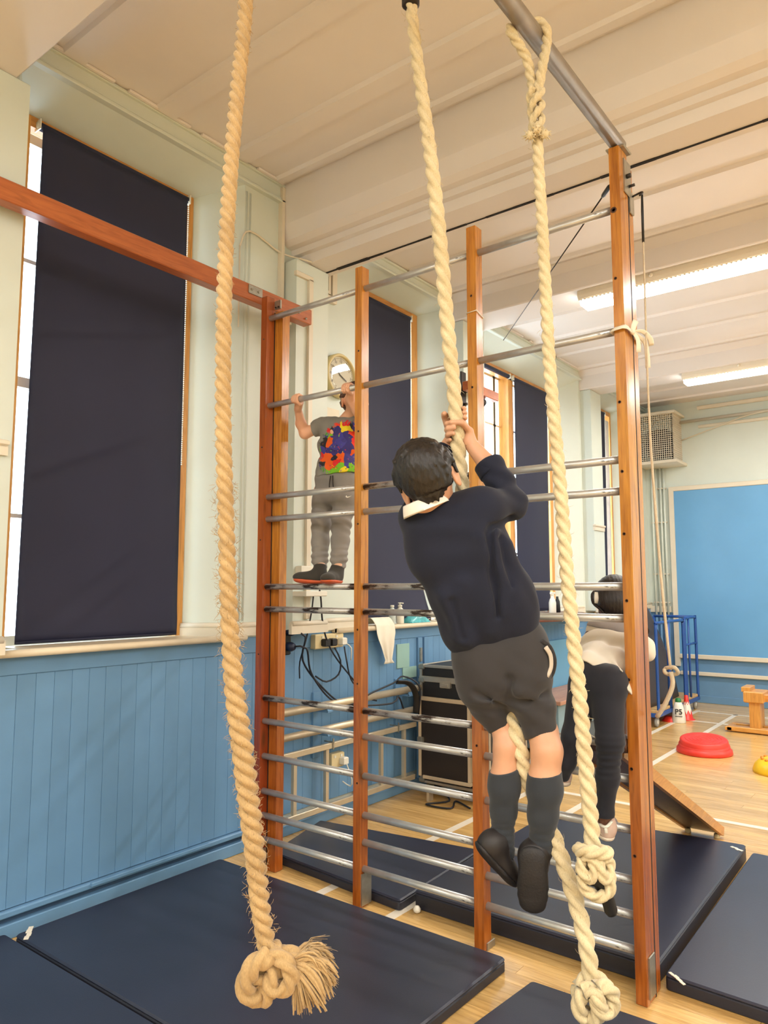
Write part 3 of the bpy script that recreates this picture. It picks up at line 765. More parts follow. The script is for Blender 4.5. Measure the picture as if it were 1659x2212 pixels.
# ---- foreground rope (leftmost), frayed, with a big knot and tassel
r1 = thing('climbing_rope', 'foreground tan climbing rope with a fat knot and frayed tassel end', 'climbing rope', (-1.305,1.136,2.956), 'gym climbing ropes')
path1 = [(-1.310,1.139,3.295), (-1.307,1.134,2.956), (-1.312,1.133,2.833), (-1.312,1.117,2.664), (-1.310,1.098,2.428), (-1.301,1.082,2.212), (-1.288,1.071,1.984), (-1.277,1.069,1.768), (-1.261,1.069,1.570), (-1.252,1.074,1.388), (-1.237,1.079,1.240), (-1.224,1.091,1.124), (-1.216,1.106,1.007), (-1.208,1.122,0.882), (-1.206,1.136,0.784), (-1.201,1.151,0.697), (-1.199,1.156,0.675)]
m = MB(); P1 = add_rope(m, path1, lambda t: 0.0192 + 0.0055 * math.exp(-((t - 0.86) / 0.12) ** 2), 0.085, jit=0.02, seed=2)
m.build('rope_body', M['rope_tan'], r1)
f = fibres(P1, 0.0230, 900, 11, 0.62, 0.99, 0.006, 0.019)
g = fibres(P1, 0.018, 300, 12, 0.05, 0.62, 0.004, 0.012); f.add(g.v, g.f)
f.build('frayed_fibres', M['rope_tan'], r1)['kind'] = 'stuff'
kc = Vector((-1.193,1.157,0.652))
m = MB()
# left lobe of the knot: fat bight hanging down-left
add_rope(m, loc_pts(kc, [(-0.004, 0.030, 0.018), (-0.030, 0.016, 0.026), (-0.046, -0.012, 0.026), (-0.046, -0.042, 0.020), (-0.026, -0.056, 0.006), (-0.006, -0.036, -0.012), (-0.002, 0.0, -0.022), (0.002, 0.028, -0.014)]), 0.0225, 0.12, closed=True)
add_rope(m, loc_pts(kc, [(-0.030, -0.020, 0.0), (-0.028, -0.050, -0.004), (-0.008, -0.058, 0.004), (0.000, -0.036, 0.010)]), 0.0215, 0.12, closed=True)
# right ring
add_rope(m, loc_pts(kc, [(0.006, 0.030, 0.012), (0.030, 0.024, 0.024), (0.046, 0.002, 0.026), (0.044, -0.024, 0.022), (0.020, -0.036, 0.020), (0.004, -0.024, 0.024), (0.008, -0.002, 0.018), (0.0, 0.018, 0.004)]), 0.0185, 0.11, closed=True)
add_rope(m, loc_pts(kc, [(0.020, -0.012, 0.0), (0.048, 0.0, -0.006), (0.056, 0.014, 0.0), (0.040, 0.022, -0.008), (0.012, 0.016, -0.016)]), 0.0185, 0.11, closed=True)
m.build('knot', M['rope_tan'], r1)
rn = random.Random(21); m = MB()
base = kc + RT * 0.052 + UPV * 0.012
for i in range(210):
    a = rn.uniform(-1.62, 0.62); L = rn.uniform(0.060, 0.086) * (0.82 if a > 0.3 else 1.05); fz = rn.uniform(-0.45, 0.45)
    dirv = RT * math.cos(a) + UPV * math.sin(a)
    sag = UPV * -0.035 * rn.uniform(0.5, 1.1) * max(0.1, math.cos(a))
    p0 = base + FRV * fz * 0.022 + RT * rn.uniform(-0.008, 0.008) + UPV * rn.uniform(-0.008, 0.008)
    lift = (RT * 0.35 + UPV * 0.65) * 0.012 * (0 if a < -0.6 else 1)
    p1 = p0 + dirv * L * 0.35 + FRV * fz * 0.03 + lift
    p2 = p0 + dirv * L * 0.72 + FRV * fz * 0.045 + sag * 0.4 + lift
    p3 = p0 + dirv * L + FRV * fz * 0.05 + sag
    q = catmull([p0, p1, p2, p3], 0.012); w = rn.uniform(0.0026, 0.0050)
    m.tube(q, [w * (1 - 0.55 * (j / (len(q) - 1)) ** 2) for j in range(len(q))], 5)
for i in range(140):
    a = rn.uniform(-1.7, 0.8); L = rn.uniform(0.07, 0.094); fz = rn.uniform(-0.5, 0.5)
    dirv = RT * math.cos(a) + UPV * math.sin(a)
    p0 = base + FRV * fz * 0.02
    m.tube([p0, p0 + dirv * L * 0.5 + FRV * fz * 0.035 + UPV * 0.006, p0 + dirv * L + FRV * fz * 0.05 - UPV * 0.03 * max(0.1, math.cos(a))], [0.0014, 0.0012, 0.0004], 3)
m.build('tassel', M['rope_tan'], r1)
MB().tube([(-1.310,1.139,3.295), Vector((-1.310,1.139,3.295)) + Vector((0, 0, 0.05))], 0.021, 14).tube([Vector((-1.310,1.139,3.295)) + Vector((0, 0, 0.04)), Vector((Vector((-1.310,1.139,3.295)).x, Vector((-1.310,1.139,3.295)).y, 3.94))], 0.009, 8).build('hanger', M['galv'], r1)

# ---- the rope being climbed
r2 = thing('climbing_rope', 'climbing rope gripped by the boy in the navy jumper, knotted at its foot', 'climbing rope', (-1.231,1.737,3.268), 'gym climbing ropes')
path2 = [(-1.231,1.735,3.272), (-1.230,1.747,3.189), (-1.225,1.770,3.045), (-1.209,1.796,2.837), (-1.199,1.825,2.620), (-1.194,1.845,2.446), (-1.190,1.870,2.230), (-1.184,1.892,2.044), (-1.184,1.906,1.930), (-1.184,1.919,1.831), (-1.185,1.946,1.718), (-1.177,2.003,1.519), (-1.138,2.022,1.305), (-1.091,1.999,1.171), (-1.038,1.951,1.077), (-1.011,1.944,0.998), (-0.995,1.953,0.927), (-0.982,1.986,0.850), (-0.948,1.995,0.780), (-0.909,1.984,0.707), (-0.863,1.969,0.607), (-0.833,1.959,0.518), (-0.821,1.958,0.446), (-0.815,1.955,0.409)]
m = MB(); P2 = add_rope(m, path2, lambda t: 0.0195 + 0.0045 * min(1, t / 0.25), 0.150, jit=0.006, seed=4)
m.build('rope_body', M['rope'], r2)
fibres(P2, 0.0235, 320, 14, 0, 1, 0.006, 0.02).build('loose_fibres', M['rope'], r2)['kind'] = 'stuff'
kc = Vector((-0.809,1.950,0.388))
m = MB()
add_rope(m, loc_pts(kc, [(-0.036, 0.02, 0.02), (-0.046, -0.016, 0.022), (-0.030, -0.046, 0.014), (-0.004, -0.040, 0.024), (0.002, -0.006, 0.034), (-0.012, 0.026, 0.030)]), 0.0215, 0.12, closed=True)
add_rope(m, loc_pts(kc, [(0.0, 0.036, 0.026), (0.032, 0.030, 0.022), (0.046, 0.0, 0.014), (0.030, -0.026, 0.022), (0.006, -0.014, 0.038), (-0.006, 0.014, 0.036)]), 0.021, 0.12, closed=True)
add_rope(m, loc_pts(kc, [(-0.036, 0.018, -0.012), (0.0, 0.034, -0.024), (0.036, 0.018, -0.014), (0.030, -0.030, -0.012), (0.0, -0.050, -0.004), (-0.030, -0.032, -0.014)]), 0.021, 0.12, closed=True)
add_rope(m, loc_pts(kc, [(-0.04, 0.0, 0.0), (0.0, 0.004, -0.01), (0.045, 0.004, 0.0)]), 0.02, 0.12)
m.build('knot', M['rope'], r2)
T2 = Vector((-1.231,1.735,3.272))
MB().lathe(T2 - Vector((0, 0, 0.018)), [(0.022, 0), (0.028, 0.004), (0.028, 0.055), (0.014, 0.07)], 18).tube([T2 + Vector((0, 0, 0.05)), Vector((T2.x, T2.y, 3.942))], 0.010, 8).build('steel_ferrule', M['dark_metal'], r2)

# ================================================================== GYM MATS
def gmat(poly, label, z0=0.0, h=0.05, lift=None):
    c = (sum(p[0] for p in poly) / len(poly), sum(p[1] for p in poly) / len(poly), z0)
    o = thing('gym_mat', label, 'mat', c, 'navy gym mats')
    n = len(poly); P = []; F = []
    def corner_round(pl, r=0.02, k=4):
        out = []
        for i in range(len(pl)):
            p0 = Vector(pl[i - 1]); p = Vector(pl[i]); p1 = Vector(pl[(i + 1) % len(pl)])
            a = p + (p0 - p).normalized() * r; b = p + (p1 - p).normalized() * r
            for j in range(k + 1):
                t = j / k; q = a * (1 - t) ** 2 + p * 2 * t * (1 - t) + b * t * t
                out.append((q.x, q.y))
        return out
    pl = corner_round(poly)
    MB().prism(pl, z0 + h - 0.014, z0 + h, 0.006).build('top_cover', M['mat'], o)
    MB().prism(pl, z0, z0 + h - 0.013, 0.004).build('side_band', M['mat_edge'], o)
    return o
gmat([(-3.14, 0.52), (-1.44, 0.52), (-1.44, 1.555), (-3.14, 1.555)], 'navy gym mat at the bottom left corner, past the seam')
mA = gmat([(-3.10, 1.575), (-1.45, 1.575), (-1.435, 2.625), (-3.10, 2.635)], 'large navy gym mat below the foreground rope, along the blue wall')
gmat([(-1.40, 1.30), (0.5, 1.30), (0.5, 2.58), (-1.285, 2.535)], 'navy gym mat at the bottom, below the knot of the climbed rope')
gmat([(-2.96, 2.87), (-2.06, 2.79), (-2.10, 3.57), (-3.12, 3.42)], 'navy gym mat behind the frame, closest to the blue wall')
gmat([(-2.03, 2.86), (-0.945, 2.86), (-0.965, 4.43), (-2.05, 4.32)], 'navy gym mat under the boy, behind the right bays of the frame', h=0.078)
gmat([(-0.918, 2.86), (0.6, 2.80), (0.6, 4.40), (-0.93, 4.40)], 'navy gym mat at the right edge, beside the outer stile', h=0.055)
def tape(name, pts, w, label, cat='tape scrap'):
    a, b = Vector(pts[0]), Vector(pts[1]); d = (b - a).normalized(); s = Vector((-d.y, d.x, 0))
    m = MB()
    for k in range(4):
        p = a.lerp(b, k / 4); q = a.lerp(b, (k + 0.94) / 4); j = random.uniform(-0.2, 0.2) * w
        m.obox((p + q) / 2 + Vector((0, 0, 0.0012)) + s * j, (q - p) / 2, s * w / 2 * random.uniform(0.75, 1), (0, 0, 0.0012))
    return tag(m.build(name, M['paper'], loc=a), label, cat)
tape('tape_scrap', [(-3.111,1.652,0.050), (-3.019,1.581,0.050)], 0.022, 'torn white tape on the mat seam at the blue wall')
tape('tape_scrap', [(-0.905,2.879,0.055), (-0.836,2.825,0.055)], 0.014, 'white tape strip on the right mat near the outer stile')
tape('tape_scrap', [(-1.021,4.350,0.078), (-0.959,4.311,0.078)], 0.02, 'white tape strip at the far corner of the mat under the boy')
tag(MB().lathe((-1.992,2.829,0.000), [(0.006, 0), (0.016, 0.006), (0.018, 0.016), (0.009, 0.03)], 9).build('fluff_scrap', M['paper'], loc=(-1.992,2.829,0.000)), 'tuft of pale fluff on the floor by the mat edge', 'scrap')

# ================================================================== FLUORESCENT LIGHTS (each carries its own lamp)
def light(x0, y0, zc, L, label, ceil=False, seen=True):
    o = thing('ceiling_light', label, 'ceiling light', (x0 + L / 2, y0 + 0.1, zc), 'fluorescent fittings under the beams')
    MB().prism([(y0 - 0.012, zc), (y0 - 0.012, zc - 0.034), (y0 + 0.012, zc - 0.066), (y0 + 0.188, zc - 0.066), (y0 + 0.212, zc - 0.034), (y0 + 0.212, zc)], x0, x0 + L, 0.006, 'X').build('housing', M['fitting'], o)
    m = MB().prism([(y0 + 0.012, zc - 0.06), (y0 + 0.028, zc - 0.098), (y0 + 0.172, zc - 0.098), (y0 + 0.188, zc - 0.06)], x0 + 0.012, x0 + L - 0.012, 0, 'X')
    m.build('diffuser', M['tube_lit'], o)
    k = int(L / 0.03)
    if seen:
        mm = MB()
        for i in range(k):
            xx = x0 + 0.02 + i * (L - 0.04) / k
            mm.add([(xx, y0 - 0.002, zc - 0.064), (xx + 0.022, y0 - 0.002, zc - 0.064), (xx + 0.011, y0 - 0.002, zc - 0.078), (xx, y0 + 0.004, zc - 0.064), (xx + 0.022, y0 + 0.004, zc - 0.064), (xx + 0.011, y0 + 0.004, zc - 0.078)], [(0, 1, 2), (5, 4, 3), (0, 2, 5, 3), (1, 4, 5, 2), (0, 3, 4, 1)])
        mm.build('prism_edge', M['fitting'], o)
        MB().lathe((x0 + 0.55, y0 - 0.012, zc - 0.018), [(0.012, 0), (0.016, 0.006), (0.006, 0.012)], 10, (0, -1, 0)).build('clip', M['fitting'], o)
    la = bpy.data.lights.new('tube_lamp', 'AREA'); la.shape = 'RECTANGLE'; la.size = L - 0.04; la.size_y = 0.15
    la.energy = LAMP_POWER * L; la.color = LAMP_COLOR
    lo = bpy.data.objects.new('tube_lamp', la); COL.objects.link(lo); lo.parent = o
    lo.location = (0, 0, -0.104)
    return o
light(-2.10, 5.10, 3.65, 1.85, 'lit fluorescent fitting crossing behind the outer stile, under the second beam')
light(-2.10, 7.78, 3.65, 1.85, 'lit fluorescent fitting on the farther beam, near the fan heater')
ROWN = {1.10: 'on the beam over the photographer', -0.87: 'on the first beam behind the photographer', -2.92: 'on the hindmost beam', 5.10: 'on the second beam', 7.78: 'on the farther beam'}
COLN = {-2.1: 'beside the window wall', 0.8: 'in the middle of the hall', 3.3: 'towards the right wall'}
for yy in (1.10, -0.87, -2.92, 5.10, 7.78):
    for xx in (-2.1, 0.8, 3.3):
        if xx < 0 and yy > 0: continue
        light(xx, yy, 3.65, 1.85, 'unseen fluorescent fitting %s, %s' % (ROWN[yy], COLN[xx]), seen=False)

# ================================================================== ON THE LEFT WALL
ck = thing('wall_clock', 'round cream-rimmed wall clock behind the boy in the splatter shirt', 'clock', (-3.2, 3.635, 2.855))
MB().lathe((-3.2, 3.635, 2.855), [(0.142, 0), (0.150, 0.012), (0.150, 0.045), (0.143, 0.052), (0.133, 0.052), (0.130, 0.036), (0.130, 0.0)], 40, (1, 0, 0), ring=True).build('rim', plain('cream_clock_rim', (214, 196, 142), 0.4), ck)
MB().lathe((-3.2, 3.635, 2.855), [(0.131, 0.028), (0.131, 0.034)], 40, (1, 0, 0), False).build('face', plain('white_clock_face', (228, 224, 206), 0.6, var=0.02), ck)
m = MB()
def ckp(a, r, x=0.0355): return Vector((-3.2 + x, 3.635 + math.sin(a) * r, 2.855 + math.cos(a) * r))
for i in range(60):
    a = i * math.pi / 30; rad = ckp(a, 1) - ckp(a, 0); tg = ckp(a + math.pi / 2, 1) - ckp(a + math.pi / 2, 0)
    m.obox(ckp(a, 0.118), rad * (0.007 if i % 5 == 0 else 0.003), tg * (0.0016 if i % 5 == 0 else 0.0008), (0.0006, 0, 0))
m.build('minute_marks', M['black'], ck)
def text(body, size, mat, parent, loc, rot, name='lettering', ext=0.0004, bold=0.0):
    cu_ = bpy.data.curves.new(name, 'FONT'); cu_.body = body; cu_.size = size; cu_.align_x = 'CENTER'; cu_.align_y = 'CENTER'; cu_.extrude = ext; cu_.offset = bold
    t_ = bpy.data.objects.new(name, cu_); COL.objects.link(t_)
    dg = bpy.context.evaluated_depsgraph_get(); me = bpy.data.meshes.new_from_object(t_.evaluated_get(dg))
    bpy.data.objects.remove(t_); me.materials.clear(); me.materials.append(mat)
    me.transform(Matrix.Translation(Vector(loc) - root_loc(parent)) @ Euler(rot).to_matrix().to_4x4())
    o = bpy.data.objects.new(name, me); COL.objects.link(o); o.parent = parent
    return o
for i in range(1, 13): text(str(i), 0.026, M['black'], ck, ckp(i * math.pi / 6, 0.098), (R(90), 0, R(90)), 'numeral')
for a, L, w in ((R(115), 0.062, 0.004), (R(305), 0.09, 0.0028)):
    rad = ckp(a, 1) - ckp(a, 0); tg = ckp(a + math.pi / 2, 1) - ckp(a + math.pi / 2, 0)
    MB().obox(ckp(a, L / 2 - 0.01, 0.038), rad * (L / 2 + 0.01), tg * w, (0.0008, 0, 0)).build('hand', M['black'], ck)
T_ = NT('clock_cover_glass'); T_.n.remove(T_.b)
tr_ = T_.new('ShaderNodeBsdfTransparent'); gl_ = T_.new('ShaderNodeBsdfGlossy'); gl_.inputs['Roughness'].default_value = 0.02
mx_ = T_.new('ShaderNodeMixShader'); mx_.inputs[0].default_value = 0.12
T_.link(tr_.outputs[0], mx_.inputs[1]); T_.link(gl_.outputs[0], mx_.inputs[2]); T_.link(mx_.outputs[0], T_.n['Material Output'].inputs[0])
MB().lathe((-3.2, 3.635, 2.855), [(0.132, 0.044), (0.10, 0.0452), (0.05, 0.0458), (0.001, 0.046)], 40, (1, 0, 0)).build('cover_glass', T_.m, ck)
# paper notice below the clock
pn = tag(MB().box(-3.2, -3.197, 3.42, 3.66, 2.50, 2.63, 0.0008).build('paper_notice', M['paper'], loc=(-3.2, 3.54, 2.50)), 'creased cream paper notice on the wall below the clock', 'notice')
# conduits on the pilaster
cd = thing('conduit', 'cream square conduit running up the first pilaster to the ceiling', 'conduit', (-3.2, 3.08, 1.3))
MB().box(-3.20, -3.165, 3.075, 3.098, 1.26, 3.94, 0.003).build('trunking', M['wall_wh'], cd)
MB().box(-3.085, -3.06, 3.215, 3.25, 1.26, 3.36, 0.003).box(-3.083, -3.06, 3.10, 3.25, 3.35, 3.38, 0.003).build('trunking', M['wall_wh'], cd)
MB().tube([(-3.19, 3.105, 1.3), (-3.19, 3.105, 3.94)], 0.011, 8).build('pipe', M['wall_wh'], cd)
kb = thing('loose_cable', 'cream cable stapled along the wall beside the first beam', 'cable', (-3.19, 2.9, 3.5))
MB().tube(catmull([(-3.192, 2.76, 3.44), (-3.19, 2.80, 3.54), (-3.19, 2.88, 3.56), (-3.186, 3.05, 3.52), (-3.155, 3.11, 3.50), (-3.07, 3.17, 3.47), (-3.06, 3.23, 3.475)], 0.03), 0.006, 7).build('sheath', M['wall_wh'], kb)
MB().tube([(-3.192, 2.76, 3.44), (-3.192, 2.76, 2.95)], 0.005, 6).build('drop', M['wall_wh'], kb)
# small white box (sensor) low on the pilaster, and a black switch panel
bx = thing('junction_box', 'white junction box on a little shelf behind the left stile', 'box', (-3.06, 3.2, 1.42))
MB().box(-3.08, -3.03, 3.14, 3.24, 1.505, 1.575, 0.006).build('cover', M['white'], bx)
MB().box(-3.08, -2.97, 3.12, 3.30, 1.395, 1.425, 0.004).build('shelf', M['white'], bx)
sw = thing('mains_panel', 'black mains outlet with round plugs beside the left stile', 'socket', (-3.18, 3.13, 1.1))
MB().box(-3.20, -3.14, 3.09, 3.17, 1.05, 1.24, 0.006).build('body', M['black'], sw)
for zz in (1.19, 1.10):
    MB().lathe((-3.14, 3.145, zz), [(0.026, 0), (0.028, 0.03), (0.020, 0.05)], 14, (1, 0, 0)).build('plug', plain('navy_plug_%d' % int(zz * 100), (28, 38, 66), 0.4), sw)
def socket(y0, y1, z0, z1, label, plugs):
    s = thing('wall_socket', label, 'socket', (-3.19, (y0 + y1) / 2, z0))
    MB().box(-3.202, -3.155, y0, y1, z0, z1, 0.006).build('plate', M['ivory'], s)
    for py in plugs:
        p = MB().box(-3.155, -3.115, py - 0.022, py + 0.022, z0 + 0.015, z0 + 0.062, 0.006).build('plug', M['white'] if py > y1 - 0.06 else M['black'], s)
    for k in range(2):
        yy = y0 + (k + 0.5) * (y1 - y0) / 2
        MB().box(-3.155, -3.151, yy - 0.008, yy + 0.008, z1 - 0.026, z1 - 0.012).build('switch', M['white'], s)
    return s
socket(3.40, 3.665, 1.065, 1.155, 'ivory wall socket strip with plugs under the sill', [3.475, 3.54, 3.635])
socket(3.56, 3.68, 0.315, 0.405, 'ivory double socket low on the boards behind the poles', [3.655])
def cable(name, label, pts, r=0.006, mat='navycable'):
    P = catmull(pts, 0.03)
    o = thing(name, label, 'cable', pts[0]); MB().tube(P, r, 7).build('sheath', M[mat], o); return o
cable('power_cable', 'black cable drooping from the mains outlet, upper of two', [(-3.10, 3.15, 1.19), (-3.04, 3.19, 1.16), (-3.09, 3.22, 1.02), (-3.10, 3.38, 0.86), (-3.09, 3.62, 0.71), (-3.06, 3.86, 0.765), (-3.07, 4.1, 0.80), (-3.08, 4.22, 0.83), (-3.0, 4.30, 0.76), (-3.05, 4.36, 0.55)])
cable('power_cable', 'black cable drooping from the mains outlet, lower of two', [(-3.10, 3.15, 1.10), (-3.04, 3.20, 1.09), (-3.09, 3.30, 0.93), (-3.10, 3.50, 0.75), (-3.09, 3.75, 0.69), (-3.05, 4.05, 0.67), (-3.07, 4.15, 0.70), (-3.1, 4.25, 0.60)])
cable('power_cable', 'thin black cable slanting from the junction box into the socket strip', [(-2.985, 3.25, 1.43), (-3.02, 3.30, 1.38), (-3.06, 3.36, 1.24), (-3.12, 3.47, 1.115), (-3.11, 3.55, 1.0), (-3.10, 3.72, 0.84), (-3.10, 3.84, 0.73), (-3.08, 3.92, 0.70)], 0.0055)
cable('power_cable', 'thin black cable hanging straight down below the junction box', [(-3.03, 3.245, 1.40), (-3.045, 3.245, 1.3), (-3.10, 3.26, 1.14), (-3.16, 3.27, 1.0), (-3.17, 3.28, 0.90)], 0.0045)
cable('power_cable', 'short black cable loop under the socket strip', [(-3.12, 3.54, 1.07), (-3.10, 3.575, 0.99), (-3.12, 3.58, 0.90), (-3.15, 3.50, 0.86), (-3.17, 3.42, 0.90)], 0.0055)
cable('power_cable', 'black cable curving from the last plug of the socket strip', [(-3.12, 3.635, 1.07), (-3.10, 3.63, 1.0), (-3.10, 3.68, 0.86), (-3.10, 3.80, 0.76)], 0.005)
cable('power_cable', 'short white cable under the socket strip', [(-3.12, 3.65, 1.09), (-3.10, 3.68, 1.06), (-3.12, 3.70, 0.98)], 0.004, 'white')
cable('power_cable', 'white cable looping under the low double socket', [(-3.115, 3.655, 0.34), (-3.09, 3.68, 0.24), (-3.12, 3.70, 0.19), (-3.16, 3.67, 0.22)], 0.004, 'white')
cable('power_cable', 'black cables tangled on the floor by the flight case', [(-2.95, 4.50, 0.02), (-2.80, 4.36, 0.008), (-2.88, 4.20, 0.008), (-2.70, 4.22, 0.008), (-2.76, 4.38, 0.008), (-2.6, 4.30, 0.008)], 0.006)
# cream poles and bars racked along the wall
def wallpole(z, r, y0, y1, label, flat=False):
    o = thing('wall_pole', label, 'pole', (-3.1, y0, z), 'poles racked along the blue wall')
    if flat: MB().box(-3.115, -3.10, y0, y1, z - r, z + r, 0.003).build('bar', M['brass_alu'], o)
    else:
        MB().tube([(-3.10, y0, z), (-3.10, y1, z)], r, 16).build('tube', M['brass_alu'], o)
        MB().tube([(-3.10, y0 - 0.002, z), (-3.10, y0 + 0.003, z)], r * 0.72, 14).build('bore', M['hole'], o)
        MB().lathe((-3.085, y0 + 0.06, z + r * 0.72), [(0.005, 0), (0.005, 0.004)], 8, (1, 0, 1)).build('peg_hole', M['hole'], o)
    return o
wallpole(0.728, 0.0245, 3.00, 4.46, 'topmost round cream pole along the blue wall')
wallpole(0.585, 0.0215, 3.00, 4.46, 'second round cream pole along the blue wall')
fr = thing('wall_rack', 'cream flat metal rack frame low on the blue boards', 'rack', (-3.12, 3.6, 0.1))
MB().box(-3.135, -3.11, 3.0, 4.42, 0.455, 0.49, 0.003).build('top_bar', M['brass_alu'], fr)
MB().box(-3.135, -3.11, 3.0, 4.40, 0.095, 0.13, 0.003).build('bottom_bar', M['brass_alu'], fr)
for yy in (3.20, 3.48, 4.03, 4.29): MB().box(-3.140, -3.118, yy - 0.013, yy + 0.013, 0.13, 0.455).build('upright', M['brass_alu'], fr)
for yy in (3.52, 4.2): MB().box(-3.18, -3.10, yy - 0.004, yy + 0.004, 0.488, 0.496).box(-3.11, -3.104, yy - 0.005, yy + 0.005, 0.45, 0.515).build('clip', M['bracket'], fr)
for yy in (3.45, 4.30):
    MB().box(-3.20, -3.185, yy - 0.03, yy + 0.03, 0.40, 0.80, 0.003).box(-3.19, -3.07, yy - 0.022, yy + 0.022, 0.685, 0.70, 0.002).box(-3.19, -3.07, yy - 0.022, yy + 0.022, 0.545, 0.56, 0.002).box(-3.082, -3.075, yy - 0.022, yy + 0.022, 0.69, 0.715).build('pole_bracket', M['blue'], fr)
tag(MB().tube(catmull([(-3.07, 4.13, 0.80), (-3.03, 4.22, 0.785), (-3.03, 4.30, 0.70), (-3.05, 4.33, 0.57)], 0.02), 0.022, 8, flat=0.3).build('cloth_strap', M['black'], loc=(-3.05, 4.2, 0.7)), 'black strap draped over the cream poles by the flight case', 'strap')

# ================================================================== FLIGHT CASE
fc = thing('flight_case', 'black flight case with aluminium edges behind the climbing frame', 'case', (-2.86, 4.7, 0.0))
X0, X1, YF_, YB_ = -3.085, -2.54, 4.45, 4.98
MB().box(X0, X1, YF_, YB_, 0.08, 0.89, 0.004).build('body', plain('black_case_laminate', (32, 31, 32), 0.5), fc)
def edge(a, b, w=0.02, mat='alu'):
    a = Vector(a); b = Vector(b); lo = Vector((min(a.x, b.x), min(a.y, b.y), min(a.z, b.z))) - Vector((w, w, w)) * 0.5; hi = Vector((max(a.x, b.x), max(a.y, b.y), max(a.z, b.z))) + Vector((w, w, w)) * 0.5
    return MB().box(lo.x, hi.x, lo.y, hi.y, lo.z, hi.z, 0.003).build('edge_trim', M[mat], fc)
for a, b in (((X0, YF_, 0.885), (X1, YF_, 0.885)), ((X0, YB_, 0.885), (X1, YB_, 0.885)), ((X0, YF_, 0.885), (X0, YB_, 0.885)), ((X1, YF_, 0.885), (X1, YB_, 0.885)), ((X0, YF_, 0.08), (X0, YF_, 0.87)), ((X1, YF_, 0.08), (X1, YF_, 0.87)), ((X0, YB_, 0.08), (X0, YB_, 0.87)), ((X1, YB_, 0.08), (X1, YB_, 0.87)), ((X0, YF_, 0.08), (X1, YF_, 0.08))): edge(a, b)
MB().box(X0 - 0.012, X1 + 0.012, YF_ - 0.012, YF_ + 0.01, 0.775, 0.815, 0.003).build('lid_seam', M['alu'], fc)
MB().box(X0 + 0.015, X0 + 0.415, YF_ - 0.028, YF_ - 0.004, 0.125, 0.66, 0.003).build('front_panel', plain('dark_brown_case_panel', (40, 32, 28), 0.45), fc)
MB().box(X0 - 0.006, X0 + 0.42, YF_ - 0.034, YF_ - 0.006, 0.645, 0.672, 0.003).box(X0 - 0.006, X0 + 0.016, YF_ - 0.034, YF_ - 0.006, 0.12, 0.645, 0.003).box(X0 + 0.03, X0 + 0.42, YF_ - 0.034, YF_ - 0.006, 0.105, 0.13, 0.003).box(X0 + 0.40, X0 + 0.42, YF_ - 0.034, YF_ - 0.006, 0.13, 0.645, 0.003).build('panel_trim', plain('cream_panel_trim', (206, 186, 156), 0.45), fc)
MB().box(X0 + 0.17, X0 + 0.255, YF_ - 0.022, YF_, 0.742, 0.79, 0.004).box(X0 + 0.185, X0 + 0.24, YF_ - 0.028, YF_, 0.752, 0.775, 0.003).build('latch', M['alu'], fc)
MB().box(X0 - 0.005, X0 + 0.04, YF_ - 0.05, YF_ - 0.03, 0.352, 0.392, 0.004).build('latch', M['bracket'], fc)
MB().tube([(X0 + 0.50, YF_ - 0.03, 0.47), (X0 + 0.525, YF_ - 0.03, 0.47), (X0 + 0.525, YF_ - 0.03, 0.385), (X0 + 0.50, YF_ - 0.03, 0.385)], 0.008, 8).build('handle', M['bracket'], fc)
for cx_, cy_, cz_ in ((X0, YF_, 0.89), (X1, YF_, 0.89), (X0, YF_, 0.795), (X0, YF_, 0.10)):
    MB().box(cx_ - 0.016, cx_ + 0.03, cy_ - 0.016, cy_ + 0.03, cz_ - 0.03, cz_ + 0.008, 0.008).build('corner_cap', M['bracket'], fc)
for cx_ in (X0 + 0.08, X1 - 0.08):
    for cy_ in (YF_ + 0.08, YB_ - 0.08):
        MB().lathe((cx_ - 0.012, cy_, 0.036), [(0.03, 0), (0.036, 0.004), (0.036, 0.022), (0.03, 0.026)], 14, (1, 0, 0)).box(cx_ - 0.03, cx_ + 0.03, cy_ - 0.03, cy_ + 0.03, 0.07, 0.085).build('castor', M['black'], fc)
tag(MB().box(-2.95, -2.50, 4.28, 4.33, 0.06, 0.095, 0.003).box(-2.93, -2.91, 4.28, 4.33, 0, 0.06).box(-2.54, -2.52, 4.28, 4.33, 0, 0.06).build('low_rail', M['brass_alu'], loc=(-2.7, 4.3, 0)), 'cream metal bar lying in front of the flight case foot', 'bar')

# ================================================================== THINGS ON THE SILLS
ZS = SILL + 0.0145
def bottle(x, y, r, h, label, mat, cap, pump=False):
    o = thing('bottle', label, 'bottle', (x, y, ZS))
    MB().lathe((x, y, ZS), [(r * 0.92, 0), (r, 0.004), (r, h * 0.72), (r * 0.45, h * 0.86), (r * 0.42, h * 0.9)], 16).build('body', mat, o)
    m = MB().lathe((x, y, ZS + h * 0.89), [(r * 0.55, 0), (r * 0.55, h * 0.11)], 14)
    if pump: m.lathe((x, y, ZS + h), [(r * 0.22, 0), (r * 0.22, h * 0.06), (r * 0.5, h * 0.07), (r * 0.5, h * 0.13)], 10).tube([(x, y, ZS + h * 1.1), (x + r, y, ZS + h * 1.09)], r * 0.16, 8)
    m.build('cap', cap, o); return o
clear = plain('cloudy_clear_plastic', (196, 206, 202), 0.25)
bottle(-3.225, 4.285, 0.026, 0.135, 'small white-capped bottle on the sill, left of the pump bottle', clear, M['white'])
bottle(-3.24, 4.40, 0.030, 0.135, 'white pump bottle on the sill beside the blue packet', M['white'], M['white'], True)
pk = thing('wipes_packet', 'turquoise plastic packet on the sill under the curled blind', 'packet', (-3.24, 4.57, ZS))
rn = random.Random(4)
